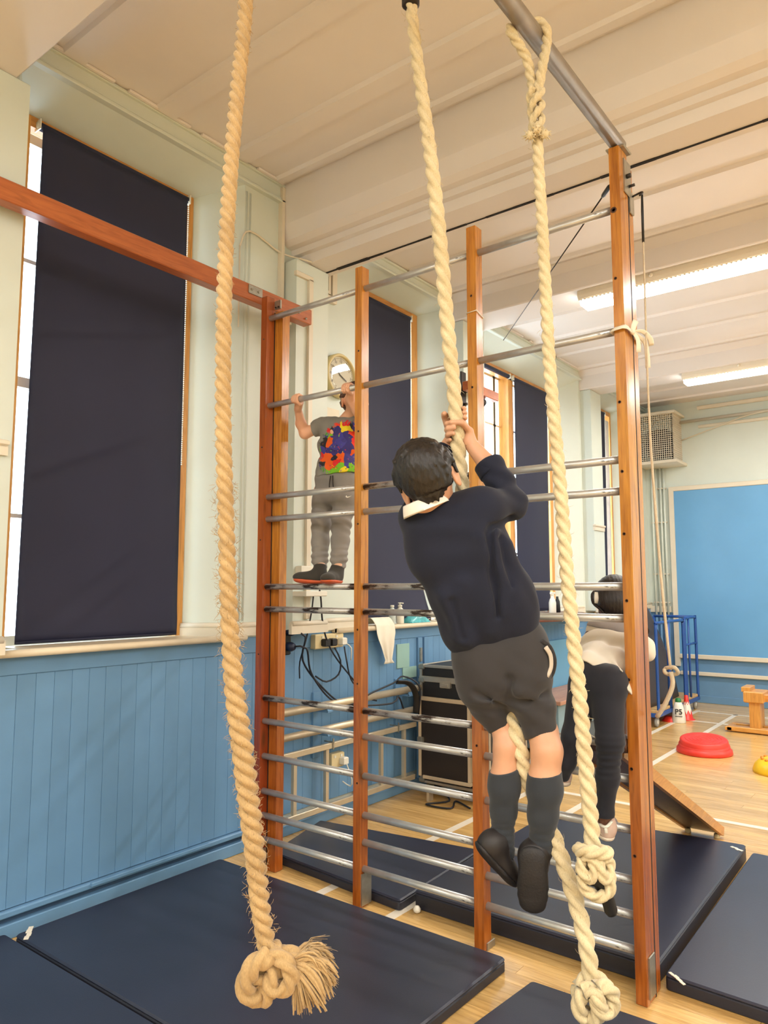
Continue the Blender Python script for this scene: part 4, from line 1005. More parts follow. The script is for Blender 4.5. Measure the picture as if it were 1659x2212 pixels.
MB().grid(lambda u, v: (-3.28 + 0.10 * v, 4.46 + 0.25 * u, ZS + 0.002 + 0.062 * (math.sin(math.pi * min(1, max(0, u))) ** 0.35) * (math.sin(math.pi * v) ** 0.5) + 0.006 * math.sin(u * 21 + v * 9) * math.sin(math.pi * u) * math.sin(math.pi * v)), 20, 12, (0, 0, -0.0015)).build('wrapper', plain('turquoise_plastic_wrap', (84, 172, 180), 0.22, var=0.35, vscale=30), pk)
pp_ = thing('loose_papers', 'crumpled white papers at the right end of the second sill', 'papers', (-3.24, 4.76, ZS))
MB().grid(lambda u, v: (-3.28 + 0.09 * v, 4.70 + 0.22 * u, ZS + 0.004 + 0.02 * abs(math.sin(u * 9 + v * 4))), 16, 8, (0, 0, -0.001)).build('sheet', M['paper'], pp_)
tw = thing('cloth', 'white cloth draped over the sill edge beside the second stile', 'cloth', (-3.15, 4.11, ZS))
def twf(u, v):
    w = 0.105 - 0.075 * max(0, v - 0.45) / 0.55 * min(1, (1 - v) * 6 + 0.6)
    if v < 0.3: x = -3.25 + 0.112 * v / 0.3; z = ZS + 0.006 + 0.05 * math.sin(math.pi * v / 0.3)
    else: x = -3.137 + 0.012 * math.sin((v - 0.3) * 6); z = ZS + 0.006 - 0.27 * (v - 0.3) / 0.7
    y = 4.085 + (u - 0.5) * 2 * w + 0.075 * max(0, v - 0.55) * 2
    return (x + 0.004 * math.sin(u * 13 + v * 4), y, z)
MB().grid(twf, 20, 30, (-0.002, 0, 0)).build('fabric', M['paper'], tw)
# bow-fronted brown shelf at the third window, spray bottle on it
bs = thing('window_shelf', 'dark brown bow-fronted wooden shelf under the third window', 'shelf', (-3.2, 6.6, 1.15))
N_ = 24
poly = [(XG, 7.50), (XG, 5.52)] + [(XW + 0.02 + 0.40 * math.sin(math.pi * (i / N_)) ** 0.55, 5.46 + (7.40 - 5.46) * i / N_) for i in range(N_ + 1)]
MB().prism(poly, 1.145, 1.195, 0.008).build('board', wood('dark_brown_varnish', (92, 44, 30), (112, 56, 38), 'Y', 6, 0.4, 0.3, knots=False), bs)
sp = thing('spray_bottle', 'white spray bottle standing by the third window frame', 'bottle', (-3.17, 6.86, 1.195))
c = Vector((-3.17, 6.86, 1.195))
MB().lathe(c, [(0.034, 0), (0.036, 0.005), (0.036, 0.10), (0.028, 0.13), (0.014, 0.155), (0.013, 0.17)], 18).build('body', M['white'], sp)
MB().lathe(c + Vector((0, 0, 0.168)), [(0.015, 0), (0.015, 0.016)], 12).box(c.x - 0.012, c.x + 0.012, c.y - 0.03, c.y + 0.045, c.z + 0.183, c.z + 0.205, 0.004).box(c.x - 0.005, c.x + 0.005, c.y + 0.03, c.y + 0.038, c.z + 0.145, c.z + 0.185).build('trigger', M['white'], sp)
tag(MB().lathe((-3.19, 7.02, 1.195), [(0.026, 0), (0.03, 0.004), (0.024, 0.11), (0.012, 0.14), (0.012, 0.16)], 14).build('bottle', M['black'], loc=(-3.19, 7.02, 1.195)), 'dark bottle beside the white spray bottle', 'bottle')

# ================================================================== FAR END OF THE HALL
# fan heater in a mesh cage, high in the corner
ac = thing('fan_heater', 'white mesh-caged fan heater high in the far corner', 'heater', (-2.9, 9.7, 3.0))
X0c, X1c, Y0c, Y1c, Z0c, Z1c = -3.17, -2.72, 9.55, 9.95, 3.06, 3.66
for nm, z0, z1, e in (('top_plate', Z1c, Z1c + 0.035, 0.05), ('base_plate', Z0c - 0.04, Z0c, 0.06)):
    MB().box(X0c - 0.02, X1c + e, Y0c - e, Y1c, z0, z1, 0.006).build(nm, M['wall_wh'], ac)
mm = MB(); n = 17
for i in range(n + 1):
    xx = X0c + (X1c - X0c) * i / n; mm.box(xx - 0.003, xx + 0.003, Y0c - 0.003, Y0c + 0.003, Z0c, Z1c)
for i in range(23):
    zz = Z0c + (Z1c - Z0c) * i / 22; mm.box(X0c, X1c, Y0c - 0.004, Y0c + 0.002, zz - 0.003, zz + 0.003); mm.box(X1c - 0.003, X1c + 0.003, Y0c, Y1c, zz - 0.003, zz + 0.003)
for i in range(15):
    yy = Y0c + (Y1c - Y0c) * i / 14; mm.box(X1c - 0.003, X1c + 0.003, yy - 0.003, yy + 0.003, Z0c, Z1c)
mm.build('cage', M['wall_wh'], ac)['kind'] = 'stuff'
MB().box(-3.10, -2.80, Y0c + 0.15, Y1c - 0.02, Z0c + 0.08, Z1c - 0.16, 0.03).build('casing', M['dark_metal'], ac)
MB().lathe((-2.95, Y0c + 0.15, 3.32), [(0.15, 0), (0.15, 0.015), (0.13, 0.02), (0.13, 0.004)], 32, (0, -1, 0), ring=True).build('fan_ring', M['dark_metal'], ac)
MB().lathe((-2.95, Y0c + 0.148, 3.32), [(0.13, 0), (0.13, 0.004)], 32, (0, -1, 0)).build('fan_opening', M['hole'], ac)
mm = MB()
for k in range(5):
    a = k * 2 * math.pi / 5
    u = Vector((math.cos(a), 0, math.sin(a))); w = Vector((-math.sin(a), 0, math.cos(a)))
    mm.obox(Vector((-2.95, Y0c + 0.135, 3.32)) + u * 0.07, u * 0.055, w * 0.034 + Vector((0, 0.012, 0)), Vector((0, 0.002, 0)))
mm.lathe((-2.95, Y0c + 0.145, 3.32), [(0.03, 0), (0.03, 0.03), (0.01, 0.04)], 14, (0, -1, 0)).build('fan_blades', M['dark_metal'], ac)
for i, xx in enumerate((-3.115, -3.06, -3.005, -2.96)):
    o = thing('wall_pipe', '%s cream vertical pipe in the far corner under the fan heater' % ('leftmost', 'second', 'third', 'rightmost')[i], 'pipe', (xx, 9.915, 1.1), 'corner pipes')
    MB().tube([(xx, 9.915, 1.05), (xx, 9.915, 3.02)], 0.014, 10).build('tube', M['wall'], o)
    MB().tube([(xx, 9.915, 0.1), (xx, 9.915, 1.055)], 0.0145, 10).build('lower_tube', M['blue'], o)
    for zz in (1.25, 1.62, 2.3, 2.75): MB().box(xx - 0.022, xx + 0.022, 9.905, 9.95, zz - 0.008, zz + 0.008).build('clip', M['wall_wh'], o)

# mat trolley with dark mats
tl = thing('mat_trolley', 'blue tubular trolley on castors by the far wall', 'trolley', (-2.7, 8.8, 0.0))
BL = plain('royal_blue_tube_paint', (34, 78, 150), 0.35)
def tb(pts, r=0.017): return MB().tube(catmull(pts, 0.03) if len(pts) > 2 else pts, r, 8).build('tube', BL, tl)
xa, xb, ya, yb = -3.0, -2.51, 7.90, 9.46
MB().box(xa, xb, ya, yb, 0.145, 0.175, 0.004).build('deck', wood('plywood_deck', (190, 152, 100), (212, 176, 120), 'Y', 8, 0.5, 0.1, knots=False), tl)
for x_ in (xa, xb): MB().box(x_ - 0.016, x_ + 0.016, ya, yb, 0.105, 0.145, 0.003).build('side_rail', BL, tl)
for y_ in (ya, yb): MB().box(xa, xb, y_ - 0.016, y_ + 0.016, 0.105, 0.145, 0.003).build('end_rail', BL, tl)
def rr(p0, p1, p2, p3, k=0.06):
    p0, p1, p2, p3 = map(Vector, (p0, p1, p2, p3))
    return [p0, p1 + (p0 - p1).normalized() * k, p1 + ((p0 - p1).normalized() + (p2 - p1).normalized()) * k * 0.3, p1 + (p2 - p1).normalized() * k, p2 + (p1 - p2).normalized() * k, p2 + ((p1 - p2).normalized() + (p3 - p2).normalized()) * k * 0.3, p2 + (p3 - p2).normalized() * k, p3]
tb(rr((xb, 7.94, 0.15), (xb, 7.94, 1.07), (xb, 8.92, 1.07), (xb, 8.92, 0.15)))
tb(rr((xa, 7.94, 0.15), (xa, 7.94, 1.07), (xa, 8.92, 1.07), (xa, 8.92, 0.15)))
tb(rr((xb, 8.98, 0.15), (xb, 8.98, 1.09), (xb, 9.44, 1.09), (xb, 9.44, 0.15)))
tb([(xb, 8.98, 0.78), (xb, 9.47, 0.78)], 0.013); tb([(xb, 9.14, 1.08), (xb, 9.14, 0.17)], 0.013); tb([(xb, 8.35, 0.15), (xb, 8.35, 1.07)], 0.022)
tb([(xa, 9.44, 0.15), (xa, 9.44, 1.09)]); tb([(xa, 9.44, 1.09), (xb, 9.44, 1.09)])
for x_ in (xa + 0.03, xb - 0.03):
    for y_ in (ya + 0.06, yb - 0.06):
        k = MB().lathe((x_ - 0.014, y_, 0.052), [(0.044, 0), (0.052, 0.005), (0.052, 0.023), (0.044, 0.028)], 18, (1, 0, 0)).build('castor', plain('grey_castor', (150, 148, 142), 0.4) if 'grey_castor' not in bpy.data.materials else bpy.data.materials['grey_castor'], tl)
        MB().lathe((x_ - 0.016, y_, 0.052), [(0.024, 0), (0.024, 0.032)], 14, (1, 0, 0)).build('wheel_hub', M['white'], k)
        MB().box(x_ - 0.022, x_ + 0.022, y_ - 0.02, y_ + 0.02, 0.09, 0.108).build('fork', M['dark_metal'], k)
GREY = plain('charcoal_foam_mat', (66, 60, 60), 0.6, var=0.1, vscale=5)
for i, (xo, hgt) in enumerate(((-2.80, 1.30), (-2.715, 1.27), (-2.63, 1.24))):
    o = thing('folded_mat', ['charcoal mat standing on the trolley, nearest the wall', 'charcoal mat standing in the middle of the trolley', 'charcoal mat with a curved edge at the front of the trolley'][i], 'mat', (xo, 8.5, 0.176), 'charcoal mats on the trolley')
    def fn(u, v, xo=xo, hgt=hgt):
        return (xo - 0.13 * v + 0.02 * math.sin(u * 3.1) * (1 - v), 7.96 + (9.08 - 0.64 * v ** 1.7 - 7.96) * u, 0.178 + (hgt - 0.178) * v)
    MB().grid(fn, 14, 16, (-0.045, 0, 0)).build('slab', GREY, o)
    for uu, vv in ((0.10, 0.95), (0.14, 0.80)):
        p = Vector(fn(uu, vv)) + Vector((0.006, 0, 0))
        if i == 2: MB().tube(catmull([p, p + Vector((0.05, 0.05, 0.02)), p + Vector((0.06, 0.13, -0.05)), p + Vector((0.02, 0.20, -0.10))], 0.02), 0.010, 6).build('strap', M['black'], o)

# cones, stepping stones, bench, slide board
def cone(x, y, label, kind):
    o = thing('marker_cone', label, 'cone', (x, y, 0), 'marker cones by the trolley')
    red = bpy.data.materials.get('red_cone_plastic') or plain('red_cone_plastic', (222, 50, 34), 0.35)
    dv = (Vector((0, 0, 0)) - Vector((x, y, 0))).normalized(); sd = Vector((-dv.y, dv.x, 0))
    if kind == 'p5':
        MB().lathe((x, y, 0), [(0.070, 0), (0.072, 0.006), (0.069, 0.05), (0.062, 0.12), (0.046, 0.185), (0.032, 0.215)], 24).build('body', M['white'], o)
        MB().lathe((x, y, 0.214), [(0.031, 0), (0.033, 0.012), (0.028, 0.036), (0.01, 0.044)], 18).build('green_cap', plain('green_cone_tip', (34, 120, 60), 0.4), o)
        text('P5', 0.078, M['black'], o, (x + dv.x * 0.064, y + dv.y * 0.064, 0.118), (R(82), 0, math.atan2(dv.x, -dv.y)), 'lettering', 0.004, 0.0012)
        MB().obox(Vector((x, y, 0.072)) + dv * 0.067, sd * 0.036, dv * 0.004, (0, 0, 0.0025)).build('underline', M['black'], o)
    else:
        MB().lathe((x, y, 0), [(0.082, 0), (0.082, 0.008), (0.066, 0.012), (0.026, 0.20), (0.019, 0.26), (0.014, 0.264)], 24).build('body', red, o)
        if kind == 'chevron':
            m = MB()
            for k in range(8):
                a0 = k * math.pi / 4 + 0.2; a1 = a0 + math.pi / 8; a2 = a0 + math.pi / 4
                def cp(a, z):
                    r = 0.066 + (0.026 - 0.066) * (z - 0.012) / 0.188 + 0.002
                    return (x + math.cos(a) * r, y + math.sin(a) * r, z)
                m.add([cp(a0, 0.06), cp(a1, 0.11), cp(a2, 0.06), cp(a2, 0.17), cp(a1, 0.20), cp(a0, 0.17)], [(0, 1, 2, 3, 4, 5)])
            m.build('white_band', M['white'], o)
    return o
cone(-2.435, 8.37, 'white marker cone lettered P5 with a green tip', 'p5')
cone(-2.415, 8.60, 'red and white marker cone behind the P5 cone', 'chevron')
md = tag(MB().lathe((-2.53, 8.40, 0), [(0.095, 0), (0.095, 0.004), (0.06, 0.05), (0.03, 0.055)], 24).build('marker_disc', bpy.data.materials['red_cone_plastic'], loc=(-2.53, 8.40, 0)), 'low red marker disc under the trolley edge behind the P5 cone', 'marker disc')
RED = plain('red_stepping_stone_plastic', (226, 58, 44), 0.4)
rs = thing('stepping_stone', 'round red stepped balance stone on the far floor', 'stepping stone', (-1.83, 7.0, 0))
MB().lathe((-1.83, 7.0, 0), [(0.225, 0), (0.232, 0.008), (0.226, 0.040), (0.217, 0.044), (0.216, 0.05)], 40).build('shell', RED, rs)
TA = Vector((0.02, -0.10, 1)).normalized(); TC = Vector((-1.83, 7.0, 0.036))
MB().lathe(TC, [(0.214, -0.02), (0.210, 0.038), (0.203, 0.042), (0.201, 0.048), (0.197, 0.078), (0.188, 0.086), (0.178, 0.084)], 40, TA).build('upper_step', RED, rs)
m = MB()
for rr_ in (0.15, 0.12, 0.09, 0.06, 0.03): m.lathe(TC + TA * 0.0835, [(rr_ + 0.006, 0), (rr_ + 0.003, 0.003), (rr_ - 0.003, 0.003), (rr_ - 0.006, 0)], 32, TA, ring=True)
m.build('grip_rings', RED, rs)
YEL = plain('yellow_dome_plastic', (244, 196, 30), 0.35)
ys = thing('balance_dome', 'yellow knobbed balance dome at the right edge', 'balance dome', (-1.16, 6.60, 0))
MB().lathe((-1.16, 6.60, 0), [(0.20, 0), (0.20, 0.02), (0.185, 0.06), (0.15, 0.095), (0.09, 0.115), (0.001, 0.12)], 36).build('shell', YEL, ys)
ORK = plain('orange_knobs', (224, 140, 40), 0.4)
km = MB().lathe((0, 0, 0), [(0.014, 0), (0.012, 0.012), (0.004, 0.016)], 8).mesh('knob', mat=ORK)
for k in range(14):
    a = k * 2 * math.pi / 14; o = bpy.data.objects.new('knob', km); COL.objects.link(o); o.parent = ys; o.location = (math.cos(a) * 0.13, math.sin(a) * 0.13, 0.10)
bn = thing('balance_bench', 'wooden balance bench end with a broad foot at the right edge', 'bench', (-1.6, 8.4, 0))
PY = M['pineY']
MB().box(-1.90, -0.9, 8.14, 8.26, 0.01, 0.055, 0.006).box(-1.90, -0.9, 8.36, 8.46, 0.01, 0.055, 0.006).box(-1.92, -1.86, 8.14, 8.46, 0.012, 0.05, 0.005).build('foot', wood('golden_bench_foot', (206, 140, 60), (226, 166, 84), 'X', 8, 0.35, 0.3, knots=False), bn)
MB().box(-1.70, -1.60, 8.20, 8.40, 0.05, 0.40, 0.006).build('post', M['pine'], bn)
MB().prism([(-1.74, 8.16), (-1.56, 8.16), (-1.56, 8.44), (-1.74, 8.44)], 0.30, 0.41, 0.01).box(-1.76, -1.68, 8.18, 8.42, 0.40, 0.45, 0.005).build('saddle', M['pine'], bn)
MB().box(-1.60, 0.2, 8.25, 8.36, 0.31, 0.38, 0.005).build('beam', wood('golden_bench_beam', (200, 136, 62), (222, 162, 84), 'X', 8, 0.35, 0.3, knots=False), bn)
# slide board hooked on a rung, running down to the floor behind the frame
sb = thing('slide_board', 'dark-backed wooden slide board sloping from the frame down to the floor', 'slide board', (-1.2, 3.9, 0.4))
TL, TR_ = Vector((-1.235, 2.79, 0.835)), Vector((-1.02, 2.79, 0.835)); BR_ = Vector((-1.155, 4.72, 0.03)); BLf = Vector((-1.37, 4.74, 0.03))
ax = ((TL + TR_) / 2 - (BR_ + BLf) / 2); side = (TR_ - TL) / 2; nrm = side.cross(ax).normalized()
if nrm.z < 0: nrm = -nrm
cen = (TL + TR_ + BR_ + BLf) / 4
MB().obox(cen, ax / 2, side * 0.93, nrm * 0.011).build('board', wood('shaded_underside_board', (70, 46, 44), (92, 62, 54), 'Y', 5, 0.45, 0.2, knots=False), sb)  # underside lies in shadow; that shade is put into the dark wood colour
MB().obox(cen + nrm * 0.013, ax / 2, side * 0.96, nrm * 0.004).build('slide_face', wood('polished_slide_face', (196, 140, 70), (220, 166, 92), 'Y', 5, 0.3, 0.4, knots=False), sb)
for sg in (-1, 1): MB().obox(cen + side * sg * 0.97 + nrm * 0.004, ax / 2 * 1.005, side.normalized() * 0.011, nrm * 0.024).build('side_rail', M['pineY'], sb)
for sg in (-0.75, 0.75):
    q = (BR_ + BLf) / 2 + side * sg + ax.normalized() * 0.03
    MB().lathe(Vector((q.x, q.y, 0.0)), [(0.016, 0), (0.018, 0.006), (0.015, 0.024)], 12).build('rubber_foot', M['ivory'], sb)
    q = (TL + TR_) / 2 + side * sg
    MB().tube(catmull([q - ax.normalized() * 0.06, q + Vector((0, -0.01, 0.045)), q + Vector((0, -0.050, 0.062)), q + Vector((0, -0.074, 0.052))], 0.012), 0.0045, 8).build('hook', M['dark_metal'], sb)
# low storage bench by the window wall in the distance
lb = thing('storage_bench', 'low wooden-topped bench with grey panels under the third window', 'bench', (-2.95, 6.5, 0))
MB().box(-3.15, -2.72, 6.0, 7.7, 0.44, 0.475, 0.005).build('seat_top', wood('pinkish_bench_top', (176, 128, 104), (192, 146, 120), 'Y', 6, 0.45, 0.1, knots=False), lb)
MB().box(-3.15, -2.76, 6.04, 7.66, 0.20, 0.44, 0.004).build('panel', plain('grey_blue_panel', (128, 156, 168), 0.5), lb)
MB().box(-3.15, -2.78, 6.04, 7.66, 0.04, 0.20, 0.004).build('plinth', plain('dark_grey_panel', (88, 100, 106), 0.5), lb)
for y_ in (6.1, 7.6): MB().box(-2.82, -2.76, y_ - 0.03, y_ + 0.03, 0, 0.06).build('foot', M['pine'], lb)

# ================================================================== PEOPLE (implicit surfaces, one continuous skin each)
FWD = Vector((-0.610, 0.792, 0.0))
def V3(p): return np.array((p[0], p[1], p[2]), float)
class Blob:
    def __init__(s, vox): s.vox = vox; s.p = []; s.wr = []
    def cap(s, a, b, ra, rb=None, k=0.02, sub=False):
        s.p.append(('c', V3(a), V3(b), ra, ra if rb is None else rb, k, sub)); return s
    def chain(s, pts, rs, k=0.02):
        for i in range(len(pts) - 1): s.cap(pts[i], pts[i + 1], rs[i], rs[i + 1], k)
        return s
    def ell(s, c, e1, e2, e3, r, k=0.02, sub=False):
        s.p.append(('e', V3(c), np.stack([V3(Vector(e).normalized()) for e in (e1, e2, e3)]), np.array(r, float), None, k, sub)); return s
    def cut(s, c, n, rad, k=0.004):      # keep the side opposite to n, inside a sphere of influence
        s.p.append(('h', V3(c), V3(Vector(n).normalized()), rad, None, k, True)); return s
    def wrinkle(s, fn): s.wr.append(fn); return s
    def field(s):
        lo = np.full(3, 1e9); hi = -lo
        for q in s.p:
            if q[0] == 'c' and not q[6]:
                r = max(q[3], q[4]); lo = np.minimum(lo, np.minimum(q[1], q[2]) - r); hi = np.maximum(hi, np.maximum(q[1], q[2]) + r)
            elif q[0] == 'e' and not q[6]:
                r = q[3].max(); lo = np.minimum(lo, q[1] - r); hi = np.maximum(hi, q[1] + r)
        lo -= 0.03; hi += 0.03; v = s.vox
        N = np.ceil((hi - lo) / v).astype(int) + 1
        ax = [lo[i] + v * np.arange(N[i]) for i in range(3)]
        F = np.full(N, 0.5, np.float32)
        for q in s.p:
            k = q[5]; m = k + 3 * v + 0.012
            if q[0] == 'c': r = max(q[3], q[4]); a = np.minimum(q[1], q[2]) - r - m; b = np.maximum(q[1], q[2]) + r + m
            elif q[0] == 'e': r = q[3].max(); a = q[1] - r - m; b = q[1] + r + m
            else: a = q[1] - q[3]; b = q[1] + q[3]
            i0 = np.clip(np.floor((a - lo) / v).astype(int), 0, N); i1 = np.clip(np.ceil((b - lo) / v).astype(int) + 1, 0, N)
            if (i1 <= i0).any(): continue
            sl = tuple(slice(i0[i], i1[i]) for i in range(3))
            X = ax[0][sl[0]][:, None, None]; Y = ax[1][sl[1]][None, :, None]; Z = ax[2][sl[2]][None, None, :]
            if q[0] == 'c':
                A, B = q[1], q[2]; d = B - A; L2 = max(1e-12, d @ d)
                t = np.clip(((X - A[0]) * d[0] + (Y - A[1]) * d[1] + (Z - A[2]) * d[2]) / L2, 0, 1)
                D = np.sqrt((X - A[0] - t * d[0]) ** 2 + (Y - A[1] - t * d[1]) ** 2 + (Z - A[2] - t * d[2]) ** 2) - (q[3] + (q[4] - q[3]) * t)
            elif q[0] == 'e':
                c = q[1]; E = q[2]; r = q[3]
                u = [((X - c[0]) * E[j][0] + (Y - c[1]) * E[j][1] + (Z - c[2]) * E[j][2]) for j in range(3)]
                k0 = np.sqrt(sum((u[j] / r[j]) ** 2 for j in range(3))); k1 = np.sqrt(sum((u[j] / r[j] ** 2) ** 2 for j in range(3)))
                D = k0 * (k0 - 1.0) / np.maximum(k1, 1e-6)
            else:
                n = q[2]; D = -((q[1][0] - X) * n[0] + (q[1][1] - Y) * n[1] + (q[1][2] - Z) * n[2])
                rr = np.sqrt((X - q[1][0]) ** 2 + (Y - q[1][1]) ** 2 + (Z - q[1][2]) ** 2)
                D = np.where(rr < q[3], D, -1.0)
            f = F[sl]
            if q[6]:
                if q[0] != 'h': D = -D
                h = np.maximum(k - np.abs(f - D), 0) / max(k, 1e-6); F[sl] = np.maximum(f, D) + h * h * k * 0.25
            else:
                h = np.maximum(k - np.abs(f - D), 0) / max(k, 1e-6); F[sl] = np.minimum(f, D) - h * h * k * 0.25
        for fn in s.wr: F += fn(ax[0][:, None, None], ax[1][None, :, None], ax[2][None, None, :]).astype(np.float32)
        return F, lo
    def build(s, name, mat, parent):
        F, lo = s.field(); v = s.vox; I = F < 0
        nx, ny, nz = (n - 1 for n in F.shape)
        cnt = np.zeros((nx, ny, nz), np.int8)
        for a in (0, 1):
            for b in (0, 1):
                for c in (0, 1): cnt += I[a:a + nx, b:b + ny, c:c + nz]
        act = np.argwhere((cnt > 0) & (cnt < 8)); n = len(act)
        P = np.zeros((n, 3)); W = np.zeros(n)
        cor = [(a, b, c) for a in (0, 1) for b in (0, 1) for c in (0, 1)]
        val = {c: F[act[:, 0] + c[0], act[:, 1] + c[1], act[:, 2] + c[2]] for c in cor}
        for ca in cor:
            for d in range(3):
                if ca[d] == 0:
                    cb = tuple(1 if i == d else ca[i] for i in range(3))
                    fa, fb = val[ca], val[cb]; m = (fa < 0) != (fb < 0)
                    t = np.where(m, fa / np.where(fa == fb, 1, fa - fb), 0)
                    for i in range(3): P[:, i] += np.where(m, ca[i] + (t if i == d else 0), 0)
                    W += m
        P = (P / W[:, None] + act) * v + lo
        idx = np.full((nx, ny, nz), -1, np.int32); idx[act[:, 0], act[:, 1], act[:, 2]] = np.arange(n)
        Q = []
        for d in range(3):
            o = [i for i in range(3) if i != d]
            A = I[tuple(slice(0, -1) if i == d else slice(1, -1) for i in range(3))]
            B = I[tuple(slice(1, None) if i == d else slice(1, -1) for i in range(3))]
            e = np.argwhere(A != B); fl = A[e[:, 0], e[:, 1], e[:, 2]]
            base = e.copy()
            for i in o: base[:, i] += 1
            def cell(da, db):
                c = base.copy(); c[:, o[0]] -= da; c[:, o[1]] -= db
                return idx[c[:, 0], c[:, 1], c[:, 2]]
            q = np.stack([cell(1, 1), cell(0, 1), cell(0, 0), cell(1, 0)], 1)
            fl2 = fl if d != 1 else ~fl
            q[~fl2] = q[~fl2][:, ::-1]; Q.append(q)
        Q = np.concatenate(Q); Q = Q[(Q >= 0).all(1)]
        off = root_loc(parent); P -= np.array(off)
        me = bpy.data.meshes.new(name)
        me.vertices.add(n); me.vertices.foreach_set('co', P.ravel())
        me.loops.add(len(Q) * 4); me.loops.foreach_set('vertex_index', Q.ravel().astype(np.int32))
        me.polygons.add(len(Q)); me.polygons.foreach_set('loop_start', np.arange(0, len(Q) * 4, 4, dtype=np.int32)); me.polygons.foreach_set('loop_total', np.full(len(Q), 4, np.int32))
        me.polygons.foreach_set('use_smooth', np.ones(len(Q), bool)); me.update(calc_edges=True); me.validate()
        me.materials.append(mat)
        o_ = bpy.data.objects.new(name, me); COL.objects.link(o_); o_.parent = parent
        return o_

def waves(amp, lam, n, warp=0.6, seed=0, box=None):
    n = V3(Vector(n).normalized()); rs = np.random.RandomState(seed); a = rs.uniform(-1, 1, (3, 3)); ph = rs.uniform(0, 6, 4)
    def fn(X, Y, Z):
        w = sum(np.sin((X * a[i, 0] + Y * a[i, 1] + Z * a[i, 2]) * 22 + ph[i]) for i in range(3)) * warp
        return amp * np.sin((X * n[0] + Y * n[1] + Z * n[2]) * (2 * math.pi / lam) + w * 1.6 + ph[3])
    return fn
def masked(fn, c, rad):
    c = V3(c)
    def g(X, Y, Z):
        r = np.sqrt((X - c[0]) ** 2 + (Y - c[1]) ** 2 + (Z - c[2]) ** 2)
        return fn(X, Y, Z) * np.clip(1.5 - r / rad, 0, 1)
    return g

def grip(B, C, axis, ea, eb, R_bar, wrist, phk=30, pht=235, spacing=0.0165, rf=0.0078, thumb=(-20, -140), tz=1.35, order=1, k=0.007):
    """a hand closed round a bar: C centre on the bar, fingers run from angle phk to pht"""
    C = Vector(C); axis = Vector(axis).normalized(); ea = Vector(ea).normalized(); eb = Vector(eb).normalized(); wrist = Vector(wrist)
    def on(ph, s_, rad): return C + axis * s_ + (ea * math.cos(R(ph)) + eb * math.sin(R(ph))) * rad
    for i in range(4):
        s_ = order * (1.5 - i) * spacing; ln = (0.93, 1.0, 0.96, 0.82)[i]; r = rf * (1.0, 1.04, 1.0, 0.86)[i]
        rad = R_bar + r * 0.9
        end = phk + (pht - phk) * ln
        pts = [on(phk + (end - phk) * t, s_, rad + (0.003 if abs(t - 0.33) < 0.05 or t == 0 else 0)) for t in (0, 0.33, 0.66, 1.0)]
        mid = [on(phk + (end - phk) * (t + 0.165), s_, rad + 0.0015) for t in (0, 0.33, 0.66)]
        seq = [pts[0], mid[0], pts[1], mid[1], pts[2], mid[2], pts[3]]
        B.chain(seq, [r * 1.12, r, r * 1.06, r * 0.96, r, r * 0.92, r * 0.82], 0.003)
        kn = on(phk, s_, rad + 0.003); w_ = wrist + axis * s_ * 0.45
        B.cap(w_, kn, 0.0135, r * 1.25, k)
    B.cap(wrist + (C - wrist) * 0.25, on(phk, 0, R_bar + 0.010), 0.017, 0.014, 0.012)
    t0 = on(thumb[0], order * 0.2 * spacing, R_bar + 0.014)
    B.cap(wrist, t0, 0.0145, 0.0118, 0.01)
    t1 = on(thumb[0] + (thumb[1] - thumb[0]) * 0.5, order * tz * spacing * 0.9, R_bar + 0.0095); t2 = on(thumb[1], order * tz * spacing, R_bar + 0.0072)
    B.chain([t0, t1, t2], [0.0105, 0.0092, 0.0075], 0.005)

def skin(name, rgb, tint):
    T = NT(name); v = T.coords()
    c = T.ramp(T.noise(v, 9, 4), [(0.3, lin(rgb)), (0.7, lin(tint))])
    T.link(c, T.b.inputs['Base Color']); T.b.inputs['Roughness'].default_value = 0.5
    T.b.inputs['Subsurface Weight'].default_value = 0.12; T.b.inputs['Subsurface Radius'].default_value = (0.012, 0.005, 0.003); T.b.inputs['Subsurface Scale'].default_value = 0.5
    return T.m
def hair_mat(name, rgb, hi):
    T = NT(name); v = T.coords((1, 1, 0.22)); f = T.noise(v, 160, 4, 0.65, 0.6); g = T.noise(T.coords(), 18, 3)
    c = T.mix(T.ramp(g, [(0.45, (0, 0, 0, 1)), (0.75, (0.7, 0.7, 0.7, 1))]), T.ramp(f, [(0.3, lin(rgb)), (0.75, lin(hi))]), lin(hi))
    T.link(c, T.b.inputs['Base Color']); T.b.inputs['Roughness'].default_value = 0.42; T.bump(f, 0.6, 0.004)
    return T.m
def cloth(name, rgb, rough=0.9, scale=700, bump=0.25, var=0.08, sheen=0.15):
    T = NT(name); v = T.coords(); c = lin(rgb)
    col = T.ramp(T.noise(v, 7, 4), [(0.3, scalec(c, 1 - var)), (0.7, scalec(c, 1 + var))])
    T.link(col, T.b.inputs['Base Color']); T.b.inputs['Roughness'].default_value = rough
    T.b.inputs['Sheen Weight'].default_value = sheen; T.bump(T.noise(v, scale, 2), bump, 0.0015)
    return T.m

